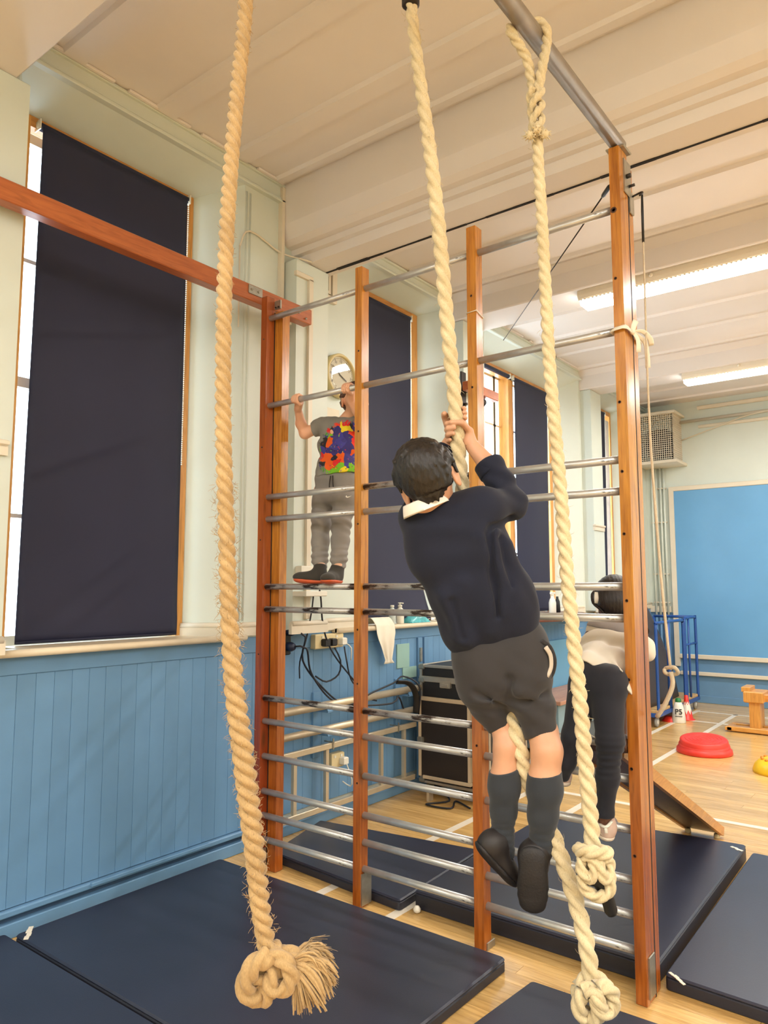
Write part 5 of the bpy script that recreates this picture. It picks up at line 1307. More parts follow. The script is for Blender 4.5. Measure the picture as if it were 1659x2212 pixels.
def head(B, c, e1, e2, e3, s=1.0, k=0.02, ear=-0.012):
    """skull, jaw, nose, brow, lips and ears added to the skin; e1 right, e2 up, e3 face direction"""
    c = Vector(c); e1 = Vector(e1); e2 = Vector(e2); e3 = Vector(e3)
    L = lambda a, b, d: c + (e1 * a + e2 * b + e3 * d) * s
    B.ell(L(0, 0.019, -0.006), e1, e2, e3, (0.069 * s, 0.073 * s, 0.084 * s), k)
    B.ell(L(0, -0.035, 0.026), e1, e2, e3, (0.054 * s, 0.062 * s, 0.052 * s), 0.03)
    B.cap(L(-0.02, -0.078, 0.05), L(0.02, -0.078, 0.05), 0.02 * s, 0.02 * s, 0.03)
    B.cap(L(0, 0.0, 0.075), L(0, -0.026, 0.088), 0.008 * s, 0.0105 * s, 0.01)
    B.cap(L(-0.006, -0.029, 0.082), L(0.006, -0.029, 0.082), 0.008 * s, 0.008 * s, 0.006)
    B.cap(L(-0.034, 0.018, 0.066), L(0.034, 0.018, 0.066), 0.009 * s, 0.009 * s, 0.018)
    for sg in (-1, 1):
        B.ell(L(sg * 0.028, 0.003, 0.072), e1, e2, e3, (0.013 * s, 0.008 * s, 0.012 * s), 0.006, True)
        B.ell(L(sg * 0.038, -0.03, 0.055), e1, e2, e3, (0.02 * s, 0.02 * s, 0.02 * s), 0.02)
    B.cap(L(-0.014, -0.052, 0.076), L(0.014, -0.052, 0.076), 0.006 * s, 0.006 * s, 0.006)
    B.cap(L(-0.012, -0.060, 0.075), L(0.012, -0.060, 0.075), 0.0065 * s, 0.0065 * s, 0.006)
    for sg in (-1, 1):
        ec = L(sg * 0.074, ear, -0.006); en = (e1 * sg * 0.9 - e3 * 0.45)
        en = Vector(en).normalized(); eu = (e2 - en * e2.dot(en)).normalized(); ef = en.cross(eu)
        B.ell(ec, en, eu, ef, (0.0065 * s, 0.029 * s, 0.018 * s), 0.008)
        B.ell(ec + en * 0.007 * s + ef * 0.001, en, eu, ef, (0.005 * s, 0.017 * s, 0.009 * s), 0.004, True)
        B.ell(ec + en * 0.002 - eu * 0.024 * s, en, eu, ef, (0.005 * s, 0.009 * s, 0.008 * s), 0.004)
def eyes(parent, c, e1, e2, e3, s, iris):
    c = Vector(c); W = plain('eye_white_%s' % parent.name, (232, 226, 218), 0.25, var=0.02)
    for sg in (-1, 1):
        p = c + (Vector(e1) * sg * 0.028 + Vector(e2) * 0.003 + Vector(e3) * 0.066) * s
        e = MB().lathe(p - Vector(e3) * 0.010 * s, [(0.0004, 0), (0.007 * s, 0.003 * s), (0.0102 * s, 0.010 * s), (0.007 * s, 0.017 * s), (0.0004, 0.0202 * s)], 14, e3).build('eye', W, parent)
        MB().lathe(p + Vector(e3) * 0.0085 * s, [(0.0045 * s, 0), (0.0046 * s, 0.0012 * s), (0.001, 0.0022 * s)], 12, e3).build('iris', iris, e)
def rot_about(v, axis, deg):
    return Matrix.Rotation(R(deg), 3, Vector(axis)) @ Vector(v)

# ------------------------------------------------------------------ BOY ON THE ROPE
A1 = thing('person', 'boy in navy jumper and grey shorts climbing a rope, seen from behind', 'person', (-1.056,1.934,1.200), 'children on the gym apparatus')
SK1 = skin('warm_skin', (196, 146, 114), (208, 158, 126)); HR1 = hair_mat('dark_brown_hair', (10, 7, 5), (27, 18, 13))
NAVY = cloth('navy_sweatshirt_fleece', (14, 20, 40), 0.92, 500, 0.3, 0.1, 0.06)
GREYS = cloth('dark_grey_school_twill', (45, 43, 45), 0.85, 900, 0.2, 0.08)
SOCKM = cloth('charcoal_ribbed_sock', (44, 49, 56), 0.95, 800, 0.4, 0.08)
SHOE1 = plain('black_scuffed_leather', (34, 30, 31), 0.55, var=0.2, vscale=20, bump=0.1, bscale=90)
hc = Vector((-1.167,1.713,1.763))
e1 = RT * 0.926 + UPV * 0.385; e2 = UPV * 0.926 - RT * 0.385; e3 = FWD.copy()
e3 = e3 + e2 * 0.06; e3.normalize(); e1 = e2.cross(e3) * -1 if e2.cross(e3).dot(e1) < 0 else e2.cross(e3); e1.normalize(); e2 = e3.cross(e1) if e3.cross(e1).dot(e2) > 0 else e1.cross(e3)
e1 = rot_about(e1, e2, -10); e3 = rot_about(e3, e2, -10)
B = Blob(0.0032)
B.cap((-1.134,1.814,1.567), (-1.064,1.937,1.232), 0.062, 0.07, 0.03)                       # trunk inside the clothes
B.cap((-1.186,1.737,1.651), hc - e2 * 0.05 - e1 * 0.010 - e3 * 0.004, 0.041, 0.042, 0.02)             # neck
head(B, hc, e1, e2, e3, 1.04, ear=-0.028)
B.chain([(-1.174,1.790,1.615), (-1.075,1.847,1.661), (-1.033,1.952,1.694), (-1.090,1.950,1.808), (-1.143,1.939,1.875)], [0.04, 0.04, 0.034, 0.031, 0.0225], 0.02)
B.chain([(-1.174,1.790,1.615), (-1.226,1.759,1.638), (-1.307,1.873,1.749), (-1.238,1.956,1.913)], [0.04, 0.036, 0.032, 0.022], 0.02)
rp = Vector((-1.183,1.908,1.924)); rax = (Vector((-1.184,1.892,2.044)) - Vector((-1.184,1.919,1.831))).normalized()
rb_ = FWD; ra_ = RT
grip(B, rp, rax, ra_, rb_, 0.0235, (-1.149,1.937,1.884), 38, 246, 0.0168, 0.0086, (-8, -128), 1.55)
lp = Vector((-1.187,1.898,1.976))
grip(B, lp, rax, -ra_, rb_, 0.0235, (-1.232,1.953,1.921), 92, 205, 0.0145, 0.0076, (45, 8), 0.5)
hipL, hipR = (-1.105,1.912,1.178), (-1.008,1.958,1.197)
B.chain([(-1.069,1.946,1.231), hipL, (-1.063,1.949,1.039), (-1.048,1.935,0.991), (-1.053,1.931,0.894), (-1.071,1.950,0.733)], [0.06, 0.046, 0.030, 0.033, 0.041, 0.026], 0.02)
B.chain([(-1.064,1.937,1.232), hipR, (-0.955,1.982,1.040), (-0.935,1.965,0.992), (-0.941,1.959,0.906), (-0.964,1.978,0.722)], [0.06, 0.052, 0.040, 0.041, 0.044, 0.027], 0.02)
B.cap((-1.071,1.950,0.733), (-1.067,1.964,0.653), 0.024, 0.022, 0.01).cap((-0.964,1.978,0.722), (-0.984,1.979,0.593), 0.026, 0.022, 0.01)
B.build('body', SK1, A1); eyes(A1, hc, e1, e2, e3, 1.04, plain('dark_iris', (40, 24, 16), 0.2))
# hair
H = Blob(0.0034)
H.ell(hc + e2 * 0.020 - e3 * 0.012, e1, e2, e3, (0.0845, 0.088, 0.094), 0.02)
H.ell(hc - e2 * 0.026 - e3 * 0.052, e1, e2, e3, (0.058, 0.054, 0.038), 0.03)
H.ell(hc + e2 * 0.075 + e3 * 0.03, e1, e2, e3, (0.06, 0.03, 0.06), 0.03)
H.ell(hc - e2 * 0.060 + e3 * 0.075, e1, e2, e3, (0.12, 0.11, 0.07), 0.012, True)
for sg in (-1, 1): H.ell(hc + e1 * sg * 0.090 - e2 * 0.042 - e3 * 0.004, e1, e2, e3, (0.036, 0.056, 0.046), 0.01, True)
rn = random.Random(8)
for i in range(70):
    a = rn.uniform(0, 6.28); b = rn.uniform(-0.75, 1.2)
    n_ = (e1 * math.cos(a) * math.cos(b) + e3 * (math.sin(a) * math.cos(b)) + e2 * math.sin(b))
    if n_.dot(e3) > 0.45 and b < 0.3: continue
    p = hc + e2 * 0.018 - e3 * 0.012 + Vector(n_) * 0.083
    tdir = (e1 * rn.uniform(-0.6, 0.6) - e2 * (1.0 if b < 0.7 else 0.2) + e3 * rn.uniform(-0.4, 0.5)); tdir -= Vector(n_) * tdir.dot(Vector(n_)); tdir.normalize()
    H.cap(p, p + tdir * rn.uniform(0.02, 0.04) + Vector(n_) * 0.003, 0.009, 0.004, 0.006)
H.cut((-1.143,1.663,1.698), -e2, 0.14, 0.004)
for i in range(16):
    x = (i - 7.5) / 7.5; p = hc + e1 * (x * 0.044 - 0.004) - e2 * (0.058 - 0.02 * x * x) - e3 * (0.076 - 0.022 * x * x)
    H.cap(p, p - e2 * rn.uniform(0.012, 0.024) + e3 * 0.006, 0.008, 0.003, 0.006)
ha = V3(e1); hb = V3(e3); h0 = V3(hc)
H.wrinkle(lambda X, Y, Z: 0.0006 * np.sin(((X - h0[0]) * ha[0] + (Y - h0[1]) * ha[1] + (Z - h0[2]) * ha[2]) * 420 + 3 * np.sin(Z * 60)) + 0.0006 * np.sin(((X - h0[0]) * hb[0] + (Y - h0[1]) * hb[1] + (Z - h0[2]) * hb[2]) * 380 + 2 * np.sin(Z * 75 + X * 40)))
H.build('hair', HR1, A1)
# jumper
S = Blob(0.0045)
S.cap((-1.181,1.769,1.637), (-1.088,1.831,1.660), 0.070, 0.068, 0.04)
S.cap((-1.189,1.767,1.607), (-1.094,1.826,1.613), 0.082, 0.080, 0.04)
S.cap((-1.176,1.780,1.534), (-1.069,1.854,1.547), 0.084, 0.088, 0.05)
S.cap((-1.139,1.820,1.437), (-1.028,1.892,1.441), 0.084, 0.085, 0.05)
S.cap((-1.129,1.852,1.354), (-1.014,1.911,1.381), 0.074, 0.078, 0.05)
S.cap((-1.128,1.863,1.319), (-1.016,1.921,1.347), 0.073, 0.073, 0.03)
S.chain([(-1.086,1.826,1.666), (-1.056,1.841,1.675), (-1.028,1.955,1.694)], [0.058, 0.056, 0.047], 0.03)
S.chain([(-1.028,1.955,1.697), (-1.063,1.952,1.763), (-1.092,1.949,1.814), (-1.110,1.943,1.841)], [0.046, 0.041, 0.040, 0.039], 0.018)
S.cut((-1.106,1.946,1.826), Vector((-1.110,1.943,1.841)) - Vector((-1.075,1.946,1.781)), 0.075, 0.004)
S.chain([(-1.171,1.775,1.650), (-1.222,1.760,1.655), (-1.299,1.867,1.745), (-1.251,1.943,1.883)], [0.058, 0.054, 0.042, 0.031], 0.03)
S.cut((-1.248,1.947,1.892), Vector((-1.241,1.960,1.914)) - Vector((-1.278,1.912,1.822)), 0.06, 0.004)
# neck opening
S.ell((-1.181,1.728,1.706), e1, e2, e3, (0.070, 0.038, 0.070), 0.012, True)
# folds running from the raised arm down the back
for a, b, r0 in (((-1.004,1.802,1.601), (-0.993,1.844,1.383), 0.010), ((-1.028,1.777,1.581), (-1.034,1.826,1.332), 0.009), ((-0.989,1.850,1.564), (-0.961,1.901,1.383), 0.011), ((-1.080,1.762,1.460), (-1.120,1.788,1.311), 0.010), ((-1.131,1.746,1.422), (-1.093,1.804,1.299), 0.009)):
    S.cap(a, b, r0, r0 * 0.7, 0.035)
for a, b, r0 in (((-1.009,1.785,1.600), (-1.007,1.823,1.371), 0.006), ((-0.989,1.817,1.582), (-0.970,1.841,1.448), 0.005), ((-1.107,1.744,1.409), (-1.095,1.782,1.309), 0.006), ((-1.012,1.801,1.614), (-1.009,1.912,1.651), 0.007)):
    S.cap(a, b, r0, r0 * 0.6, 0.022, True)
S.wrinkle(masked(waves(0.0035, 0.085, RT * 0.9 + UPV * 0.3, 0.7, 3), (-1.060,1.854,1.408), 0.12))
S.wrinkle(masked(waves(0.003, 0.05, RT * 0.5 + UPV * 0.8, 0.8, 5), (-1.051,1.945,1.736), 0.08))
S.wrinkle(masked(waves(0.003, 0.09, UPV, 0.9, 9), (-1.176,1.744,1.566), 0.14))
S.build('jumper', NAVY, A1)
cu0 = Vector((-1.106,1.946,1.826)); cu1 = Vector((-1.082,1.947,1.790))
CU = Blob(0.0035); CU.cap(cu0 + (cu1 - cu0) * 0.1, cu1, 0.0415, 0.0425, 0.004)
CU.cut(cu0, cu0 - cu1, 0.09, 0.003); CU.cut(cu1, cu1 - cu0, 0.09, 0.003); CU.build('cuff', NAVY, A1)
# white shirt collar standing out of the jumper
nk = Vector((-1.173,1.714,1.677)); na = (hc - e2 * 0.05 - nk).normalized()
na = (e2 * 0.9 - e3 * 0.15).normalized(); u_ = e1; w_ = na.cross(u_)
def colf(u, v):
    a = R(-205) + R(410) * u * 0.8 + R(40)
    rad = 0.0565 + 0.006 * v
    return nk + (u_ * math.cos(a) + e3 * math.sin(a)) * rad + na * (0.022 - 0.030 * v)
MB().grid(lambda u, v: nk + (u_ * math.cos(R(360) * u) * 1.02 + e3 * math.sin(R(360) * u)) * (0.056 + 0.012 * v) + na * (0.024 - 0.033 * v ** 1.3), 48, 6, (0, 0, -0.002)).build('shirt_collar', cloth('white_cotton', (232, 226, 216), 0.8, 600, 0.1, 0.03), A1)
# shorts
G = Blob(0.0045)
G.cap((-1.107,1.892,1.273), (-1.005,1.942,1.295), 0.078, 0.080, 0.04)
G.cap((-1.098,1.901,1.206), (-0.999,1.950,1.222), 0.084, 0.086, 0.05)
G.cap((-1.098,1.908,1.153), (-1.097,1.926,1.111), 0.079, 0.058, 0.03); G.cap((-0.998,1.951,1.170), (-0.976,1.969,1.115), 0.083, 0.060, 0.03)
G.cap((-0.967,1.812,1.103), (-1.102,2.070,1.054), 0.007, 0.007, 0.012, True); G.cap((-0.964,1.818,1.073), (-1.098,2.077,1.020), 0.013, 0.013, 0.012, True); G.cap((-0.962,1.824,1.039), (-1.096,2.084,0.981), 0.016, 0.016, 0.012, True)
G.cap((-1.095,1.928,1.108), (-1.066,1.956,1.018), 0.054, 0.0315, 0.018); G.cap((-0.974,1.971,1.108), (-0.954,1.980,1.012), 0.058, 0.0445, 0.018)
G.cut((-1.068,1.952,1.031), Vector((-1.052,1.933,0.984)) - Vector((-1.082,1.943,1.071)), 0.062, 0.004)
G.cut((-0.954,1.978,1.027), Vector((-0.938,1.962,0.994)) - Vector((-0.964,1.971,1.066)), 0.066, 0.004)
G.cap((-0.998,1.865,1.147), (-1.009,1.896,1.085), 0.006, 0.010, 0.02, True)
for a, b, r0 in (((-1.079,1.828,1.150), (-1.029,1.896,1.115), 0.006), ((-0.991,1.879,1.127), (-0.922,1.942,1.151), 0.006), ((-0.995,1.862,1.192), (-1.008,1.879,1.125), 0.007)):
    G.cap(a, b, r0, r0 * 0.6, 0.022, True)
G.wrinkle(masked(waves(0.0028, 0.055, UPV * 0.8 + RT * 0.4, 0.9, 12), (-1.025,1.917,1.119), 0.12))
G.build('shorts', GREYS, A1)
PK = MB().tube(catmull([(-0.921,1.917,1.301), (-0.907,1.937,1.283), (-0.903,1.957,1.247), (-0.911,1.962,1.211), (-0.920,1.942,1.187)], 0.008), 0.007, 8, flat=0.35)
PK.build('pocket_edge', GREYS, A1)
MB().tube(catmull([(-0.910,1.919,1.284), (-0.904,1.936,1.260), (-0.907,1.944,1.226), (-0.914,1.932,1.201)], 0.008), 0.0065, 8, flat=0.4).build('pocket_lining', cloth('pale_pocket_lining', (196, 184, 168)), A1)
for sg, pts, rs in (('l', [(-1.051,1.928,0.931), (-1.054,1.932,0.881), (-1.062,1.941,0.814), (-1.072,1.949,0.739), (-1.070,1.957,0.693)], [0.0445, 0.0435, 0.036, 0.030, 0.030]), ('r', [(-0.939,1.957,0.935), (-0.942,1.961,0.887), (-0.953,1.968,0.814), (-0.964,1.976,0.729), (-0.975,1.976,0.670)], [0.0475, 0.0475, 0.040, 0.031, 0.031])):
    K_ = Blob(0.004); K_.chain(pts, rs, 0.02); d_ = Vector(pts[0]) - Vector(pts[1])
    K_.cut(Vector(pts[0]), d_ + RT * (-0.010 if sg == 'l' else -0.006), 0.08, 0.004)
    K_.wrinkle(masked(waves(0.0015, 0.02, UPV, 0.5, 4), pts[3], 0.06)); K_.build('sock', SOCKM, A1)
def shoe(parent, heel, ball, toe, up, mat, sole_mat, w=0.034, ankle=None, vox=0.0035, sole_t=0.012, name='shoe'):
    heel, ball, toe, up = map(Vector, (heel, ball, toe, up)); ax_ = (toe - heel).normalized(); up = (up - ax_ * up.dot(ax_)).normalized(); sd = ax_.cross(up)
    Q = Blob(vox)
    L_ = (toe - heel).length; mid_ = (heel + ball) / 2
    for t, ww, hh in ((0.10, 0.80, 0.040), (0.25, 0.84, 0.040), (0.40, 0.82, 0.036), (0.55, 0.90, 0.030), (0.70, 1.0, 0.027), (0.82, 0.96, 0.023), (0.91, 0.80, 0.019)):
        c_ = heel.lerp(ball, t / 0.65) if t < 0.65 else ball.lerp(toe, (t - 0.65) / 0.35)
        Q.ell(c_ + up * hh * 0.55, ax_, up, sd, (0.09 * L_ + 0.012, hh, w * ww), 0.022)
    if ankle is not None: Q.cap(heel + ax_ * 0.026 + up * 0.03, Vector(ankle) + (Vector(ankle) - heel).normalized() * 0.01, w * 0.95, w * 0.93, 0.02); Q.cut(Vector(ankle), Vector(ankle) - (heel + up * 0.02 + ax_ * 0.02), 0.06, 0.004)
    Q.cut((heel + toe) / 2 - up * 0.0, -up, 0.2, 0.004)
    sh = Q.build(name, mat, parent)
    Z = Blob(vox)
    for t, ww in ((0.10, 0.86), (0.22, 0.90), (0.34, 0.86), (0.46, 0.88), (0.58, 0.98), (0.70, 1.07), (0.80, 1.04), (0.89, 0.90)):
        c_ = heel.lerp(ball, t / 0.65) if t < 0.65 else ball.lerp(toe, (t - 0.65) / 0.35)
        Z.ell(c_ - up * 0.001, ax_, up, sd, (0.085 * L_ + 0.012, sole_t * 1.1, w * ww), 0.012)
    Z.cut(heel + up * 0.003, up, 0.25, 0.003)
    Z.build('sole', sole_mat, sh); return sh
SOLE1 = plain('black_rubber_sole', (30, 28, 30), 0.6, var=0.2, vscale=30, bump=0.3, bscale=160)
shoe(A1, (-1.108,1.885,0.722), (-1.077,1.937,0.656), (-1.055,1.987,0.601), RT * 0.75 + UPV * 0.6 + FWD * 0.15, SHOE1, SOLE1, 0.037, (-1.073,1.945,0.731))
shoe(A1, (-0.968,1.930,0.724), (-0.970,1.932,0.641), (-0.981,1.948,0.551), FWD * 0.93 + RT * 0.25 + UPV * 0.2, SHOE1, SOLE1, 0.041, (-0.965,1.974,0.725))

# ------------------------------------------------------------------ BOY STANDING ON THE FRAME
B2 = thing('person', 'small boy in paint-splatter T-shirt and grey joggers standing high on the frame', 'person', (-2.504,2.800,1.464), 'children on the gym apparatus')
SK2 = skin('fair_skin', (226, 170, 136), (236, 186, 154)); HR2 = hair_mat('chestnut_hair', (50, 28, 20), (92, 56, 40))
JOG = cloth('grey_marl_jogger', (138, 132, 126), 0.95, 600, 0.3, 0.1)
h2 = Vector((-2.453,2.930,2.431)); f2 = (RT * 0.30 + FRV * 0.88 + UPV * 0.30).normalized(); u2 = (UPV - f2 * UPV.dot(f2) - RT * 0.0).normalized(); r2_ = f2.cross(u2)
B = Blob(0.0034)
B.cap((-2.560,2.920,2.283), (-2.566,2.900,2.031), 0.055, 0.055, 0.03)
B.cap((-2.538,2.925,2.319), h2 - u2 * 0.05, 0.033, 0.034, 0.02)
head(B, h2, r2_, u2, f2, 0.90)
B.chain([(-2.544,2.920,2.301), (-2.688,2.920,2.321), (-2.764,2.880,2.288), (-2.767,2.850,2.337), (-2.731,2.790,2.400)], [0.035, 0.033, 0.029, 0.027, 0.0195], 0.018)
B.chain([(-2.544,2.920,2.301), (-2.433,2.930,2.288), (-2.347,2.860,2.298), (-2.342,2.820,2.343), (-2.355,2.780,2.385)], [0.035, 0.033, 0.027, 0.025, 0.0185], 0.018)
gx = Vector((1, 0, 0))
for c_, wr_, o_ in (((-2.677,2.728,2.410), (-2.726,2.785,2.398), 1), ((-2.326,2.728,2.400), (-2.353,2.778,2.389), -1)):
    C_ = Vector(c_); C_.z = 2.43; C_.y = FY
    Wv = Vector(wr_); Wv.x += 0.0
    grip(B, C_, gx, Vector((0, 1, 0)), Vector((0, 0, 1)), 0.0155, Wv, 40, 255, 0.0125, 0.0068, (-25, -130), 1.2 * o_, o_)
for pts in ([(-2.599,2.900,2.009), (-2.655,2.900,1.964), (-2.622,2.860,1.736), (-2.568,2.800,1.552), (-2.565,2.790,1.507)], [(-2.524,2.900,2.003), (-2.501,2.900,1.952), (-2.487,2.860,1.730), (-2.437,2.790,1.549), (-2.428,2.780,1.501)]):
    B.chain(pts, [0.045, 0.038, 0.028, 0.023, 0.022], 0.02)
B.build('body', SK2, B2); eyes(B2, h2, r2_, u2, f2, 0.90, bpy.data.materials['dark_iris'])
H = Blob(0.0036)
H.ell(h2 + u2 * 0.016 - f2 * 0.010, r2_, u2, f2, (0.070, 0.077, 0.082), 0.02)
H.ell(h2 + u2 * 0.058 + f2 * 0.035, r2_, u2, f2, (0.055, 0.028, 0.052), 0.02)
H.ell(h2 - u2 * 0.060 + f2 * 0.058, r2_, u2, f2, (0.12, 0.092, 0.068), 0.012, True)
for sg in (1,): H.ell(h2 + r2_ * sg * 0.078 - u2 * 0.022 + f2 * 0.006, r2_, u2, f2, (0.030, 0.036, 0.030), 0.01, True)
rn = random.Random(18)
for i in range(40):
    a = rn.uniform(0, 6.28); b = rn.uniform(-0.3, 1.3); n_ = (r2_ * math.cos(a) * math.cos(b) + f2 * math.sin(a) * math.cos(b) + u2 * math.sin(b))
    if n_.dot(f2) > 0.5 and b < 0.4: continue
    p = h2 + u2 * 0.014 - f2 * 0.010 + Vector(n_) * 0.072; td = (r2_ * rn.uniform(-0.6, 0.6) - u2 + f2 * rn.uniform(-0.3, 0.6)); td -= Vector(n_) * td.dot(Vector(n_)); td.normalize()
    H.cap(p, p + td * 0.026, 0.007, 0.003, 0.005)
H.build('hair', HR2, B2)
# T-shirt: grey marl with a multicoloured splatter print on the chest
T = NT('splatter_print_shirt'); v = T.coords((1, 1, 1)); sp_ = T.new('ShaderNodeSeparateXYZ'); T.link(v, sp_.inputs[0])
warp = T.new('ShaderNodeTexNoise'); warp.inputs['Scale'].default_value = 16; T.link(v, warp.inputs['Vector'])
av = T.new('ShaderNodeVectorMath', operation='MULTIPLY_ADD'); T.link(warp.outputs['Color'], av.inputs[0]); av.inputs[1].default_value = (0.05, 0.05, 0.05); T.link(v, av.inputs[2])
def vor(scale):
    n = T.new('ShaderNodeTexVoronoi'); n.inputs['Scale'].default_value = scale; T.link(av.outputs[0], n.inputs['Vector']); return n
def sepc(col):
    s_ = T.new('ShaderNodeSeparateColor'); T.link(col, s_.inputs[0]); return s_
PAL = [(58, 52, 120), (226, 60, 30), (70, 66, 150), (120, 190, 40), (40, 40, 46), (232, 96, 30), (84, 150, 60), (220, 40, 40), (66, 60, 130), (236, 210, 40)]
def palette(fac):
    r = T.new('ShaderNodeValToRGB'); r.color_ramp.interpolation = 'CONSTANT'; e = r.color_ramp.elements
    while len(e) < len(PAL): e.new(0.5)
    for i, c_ in enumerate(PAL): e[i].position = i / len(PAL); e[i].color = lin(c_)
    T.link(fac, r.inputs[0]); return r.outputs[0]
big = vor(24); small = vor(70); cb_ = palette(sepc(big.outputs['Color']).outputs[0]); cs_ = palette(sepc(small.outputs['Color']).outputs[1])
dots = T.ramp(small.outputs['Distance'], [(0.22, (1, 1, 1, 1)), (0.30, (0, 0, 0, 1))])
sel = T.ramp(T.noise(v, 13, 3), [(0.46, (0, 0, 0, 1)), (0.54, (1, 1, 1, 1))])
dm = T.new('ShaderNodeMath', operation='MULTIPLY'); T.link(dots, dm.inputs[0]); T.link(sel, dm.inputs[1])
col = T.mix(dm.outputs[0], cb_, cs_)
# print area: an oval on the front of the chest, ragged at the rim
off2 = Vector((-2.464,2.840,2.165)) - B2.location
dd = T.new('ShaderNodeVectorMath', operation='SUBTRACT'); T.link(v, dd.inputs[0]); dd.inputs[1].default_value = off2
ds = T.new('ShaderNodeVectorMath', operation='MULTIPLY'); T.link(dd.outputs[0], ds.inputs[0]); ds.inputs[1].default_value = (1 / 0.15, 1 / 0.12, 1 / 0.14)
ln_ = T.new('ShaderNodeVectorMath', operation='LENGTH'); T.link(ds.outputs[0], ln_.inputs[0])
ad2 = T.new('ShaderNodeMath', operation='MULTIPLY_ADD'); T.link(T.noise(v, 42, 4, 0.7), ad2.inputs[0]); ad2.inputs[1].default_value = 0.9; T.link(ln_.outputs['Value'], ad2.inputs[2])
msk = T.ramp(ad2.outputs[0], [(0.0, (1, 1, 1, 1)), (0.74, (1, 1, 1, 1)), (0.78, (0, 0, 0, 1))])
sc2 = T.new('ShaderNodeMath', operation='MULTIPLY'); T.link(ad2.outputs[0], sc2.inputs[0]); sc2.inputs[1].default_value = 0.5
rr2 = msk.node; T.t.links.remove(rr2.inputs[0].links[0]); T.link(sc2.outputs[0], rr2.inputs[0])
T.link(T.mix(msk, lin((132, 130, 124)), col), T.b.inputs['Base Color']); T.b.inputs['Roughness'].default_value = 0.85
S = Blob(0.0038)
S.cap((-2.610,2.920,2.303), (-2.497,2.930,2.289), 0.062, 0.062, 0.03)
S.cap((-2.610,2.910,2.200), (-2.486,2.910,2.185), 0.067, 0.066, 0.05)
S.cap((-2.603,2.900,2.085), (-2.486,2.900,2.068), 0.069, 0.070, 0.04)
S.cap((-2.606,2.900,2.022), (-2.485,2.900,2.004), 0.070, 0.071, 0.03)
S.cut((-2.547,2.900,2.037), Vector((0.04, 0.02, -1)), 0.3, 0.004)
S.chain([(-2.610,2.920,2.310), (-2.676,2.915,2.321), (-2.719,2.895,2.300)], [0.05, 0.045, 0.042], 0.02)
S.cut((-2.717,2.896,2.300), Vector((-2.764,2.880,2.288)) - Vector((-2.676,2.915,2.321)), 0.07, 0.004)
S.chain([(-2.497,2.930,2.297), (-2.429,2.925,2.294), (-2.367,2.880,2.295)], [0.05, 0.045, 0.041], 0.02)
S.cut((-2.374,2.885,2.294), Vector((-2.347,2.860,2.298)) - Vector((-2.446,2.930,2.290)), 0.06, 0.004)
S.ell(Vector((-2.529,2.925,2.373)), RT, UPV, FWD, (0.042, 0.026, 0.046), 0.01, True)
S.wrinkle(waves(0.002, 0.06, RT * 0.7 + UPV * 0.5, 0.8, 2))
S.build('t_shirt', T.m, B2)
G = Blob(0.0038)
G.cap((-2.619,2.900,2.024), (-2.489,2.900,2.005), 0.066, 0.067, 0.03); G.cap((-2.628,2.900,1.937), (-2.488,2.900,1.922), 0.066, 0.066, 0.03)
for pts in ([(-2.644,2.900,1.901), (-2.633,2.875,1.787), (-2.616,2.850,1.687), (-2.591,2.820,1.596), (-2.573,2.805,1.545)], [(-2.497,2.900,1.891), (-2.494,2.875,1.779), (-2.478,2.850,1.682), (-2.452,2.810,1.592), (-2.441,2.795,1.543)]):
    G.chain(pts, [0.062, 0.051, 0.046, 0.041, 0.033], 0.016)
    G.cap(pts[3], pts[4], 0.035, 0.031, 0.008)
    G.cut(pts[4], (0, 0, -1), 0.06, 0.004)
    G.wrinkle(masked(waves(0.004, 0.06, UPV + RT * 0.35, 0.9, 31), pts[1], 0.09)); G.wrinkle(masked(waves(0.004, 0.034, UPV, 0.5, 7), pts[3], 0.06))
G.build('joggers', JOG, B2)
m = MB()
for sx in (-0.006, 0.008):
    a_ = Vector((-2.519,2.825,2.018)); m.tube(catmull([a_ + Vector((sx, 0, 0.006)), a_ + Vector((sx * 1.6, -0.004, -0.03)), a_ + Vector((sx * 2.2, -0.002, -0.075))], 0.01), 0.003, 6)
m.build('drawstring', M['dark_metal'], B2)
# small white tick-shaped emblem on the thigh
lc = Vector((-2.413,2.838,1.907)); 
MB().add([lc + RT * a + UPV * b - Vector((0, 0.003, 0)) for a, b in ((-0.014, 0.002), (-0.011, -0.004), (-0.004, -0.005), (0.016, 0.005), (-0.003, 0.0005), (-0.008, 0.001), (-0.010, 0.006))] + [lc + RT * a + UPV * b for a, b in ((-0.014, 0.002), (-0.011, -0.004), (-0.004, -0.005), (0.016, 0.005), (-0.003, 0.0005), (-0.008, 0.001), (-0.010, 0.006))], [(0, 1, 2, 3, 4, 5, 6), tuple(range(13, 6, -1))] + [(i, i + 7, (i + 1) % 7 + 7, (i + 1) % 7) for i in range(7)]).build('emblem', M['white'], B2)
SHK = cloth('olive_black_knit', (54, 50, 44), 0.85, 500, 0.5, 0.2); ORS = plain('orange_rubber_sole', (206, 92, 50), 0.5); 
zt = 1.452 + 0.0155 + 0.012
def onr(x_, y_): return Vector((x_, y_, zt))
q0 = Vector((-2.542,2.800,1.474)); q1 = Vector((-2.661,2.700,1.488))
shoe(B2, (q0.x, 2.80, zt), ((q0.x + q1.x) / 2 - 0.01, 2.745, zt + 0.002), (q1.x + 0.006, 2.70, zt + 0.012), UPV, SHK, ORS, 0.036, (-2.570,2.805,1.559))
q0 = Vector((-2.448,2.800,1.473)); q1 = Vector((-2.329,2.660,1.463))
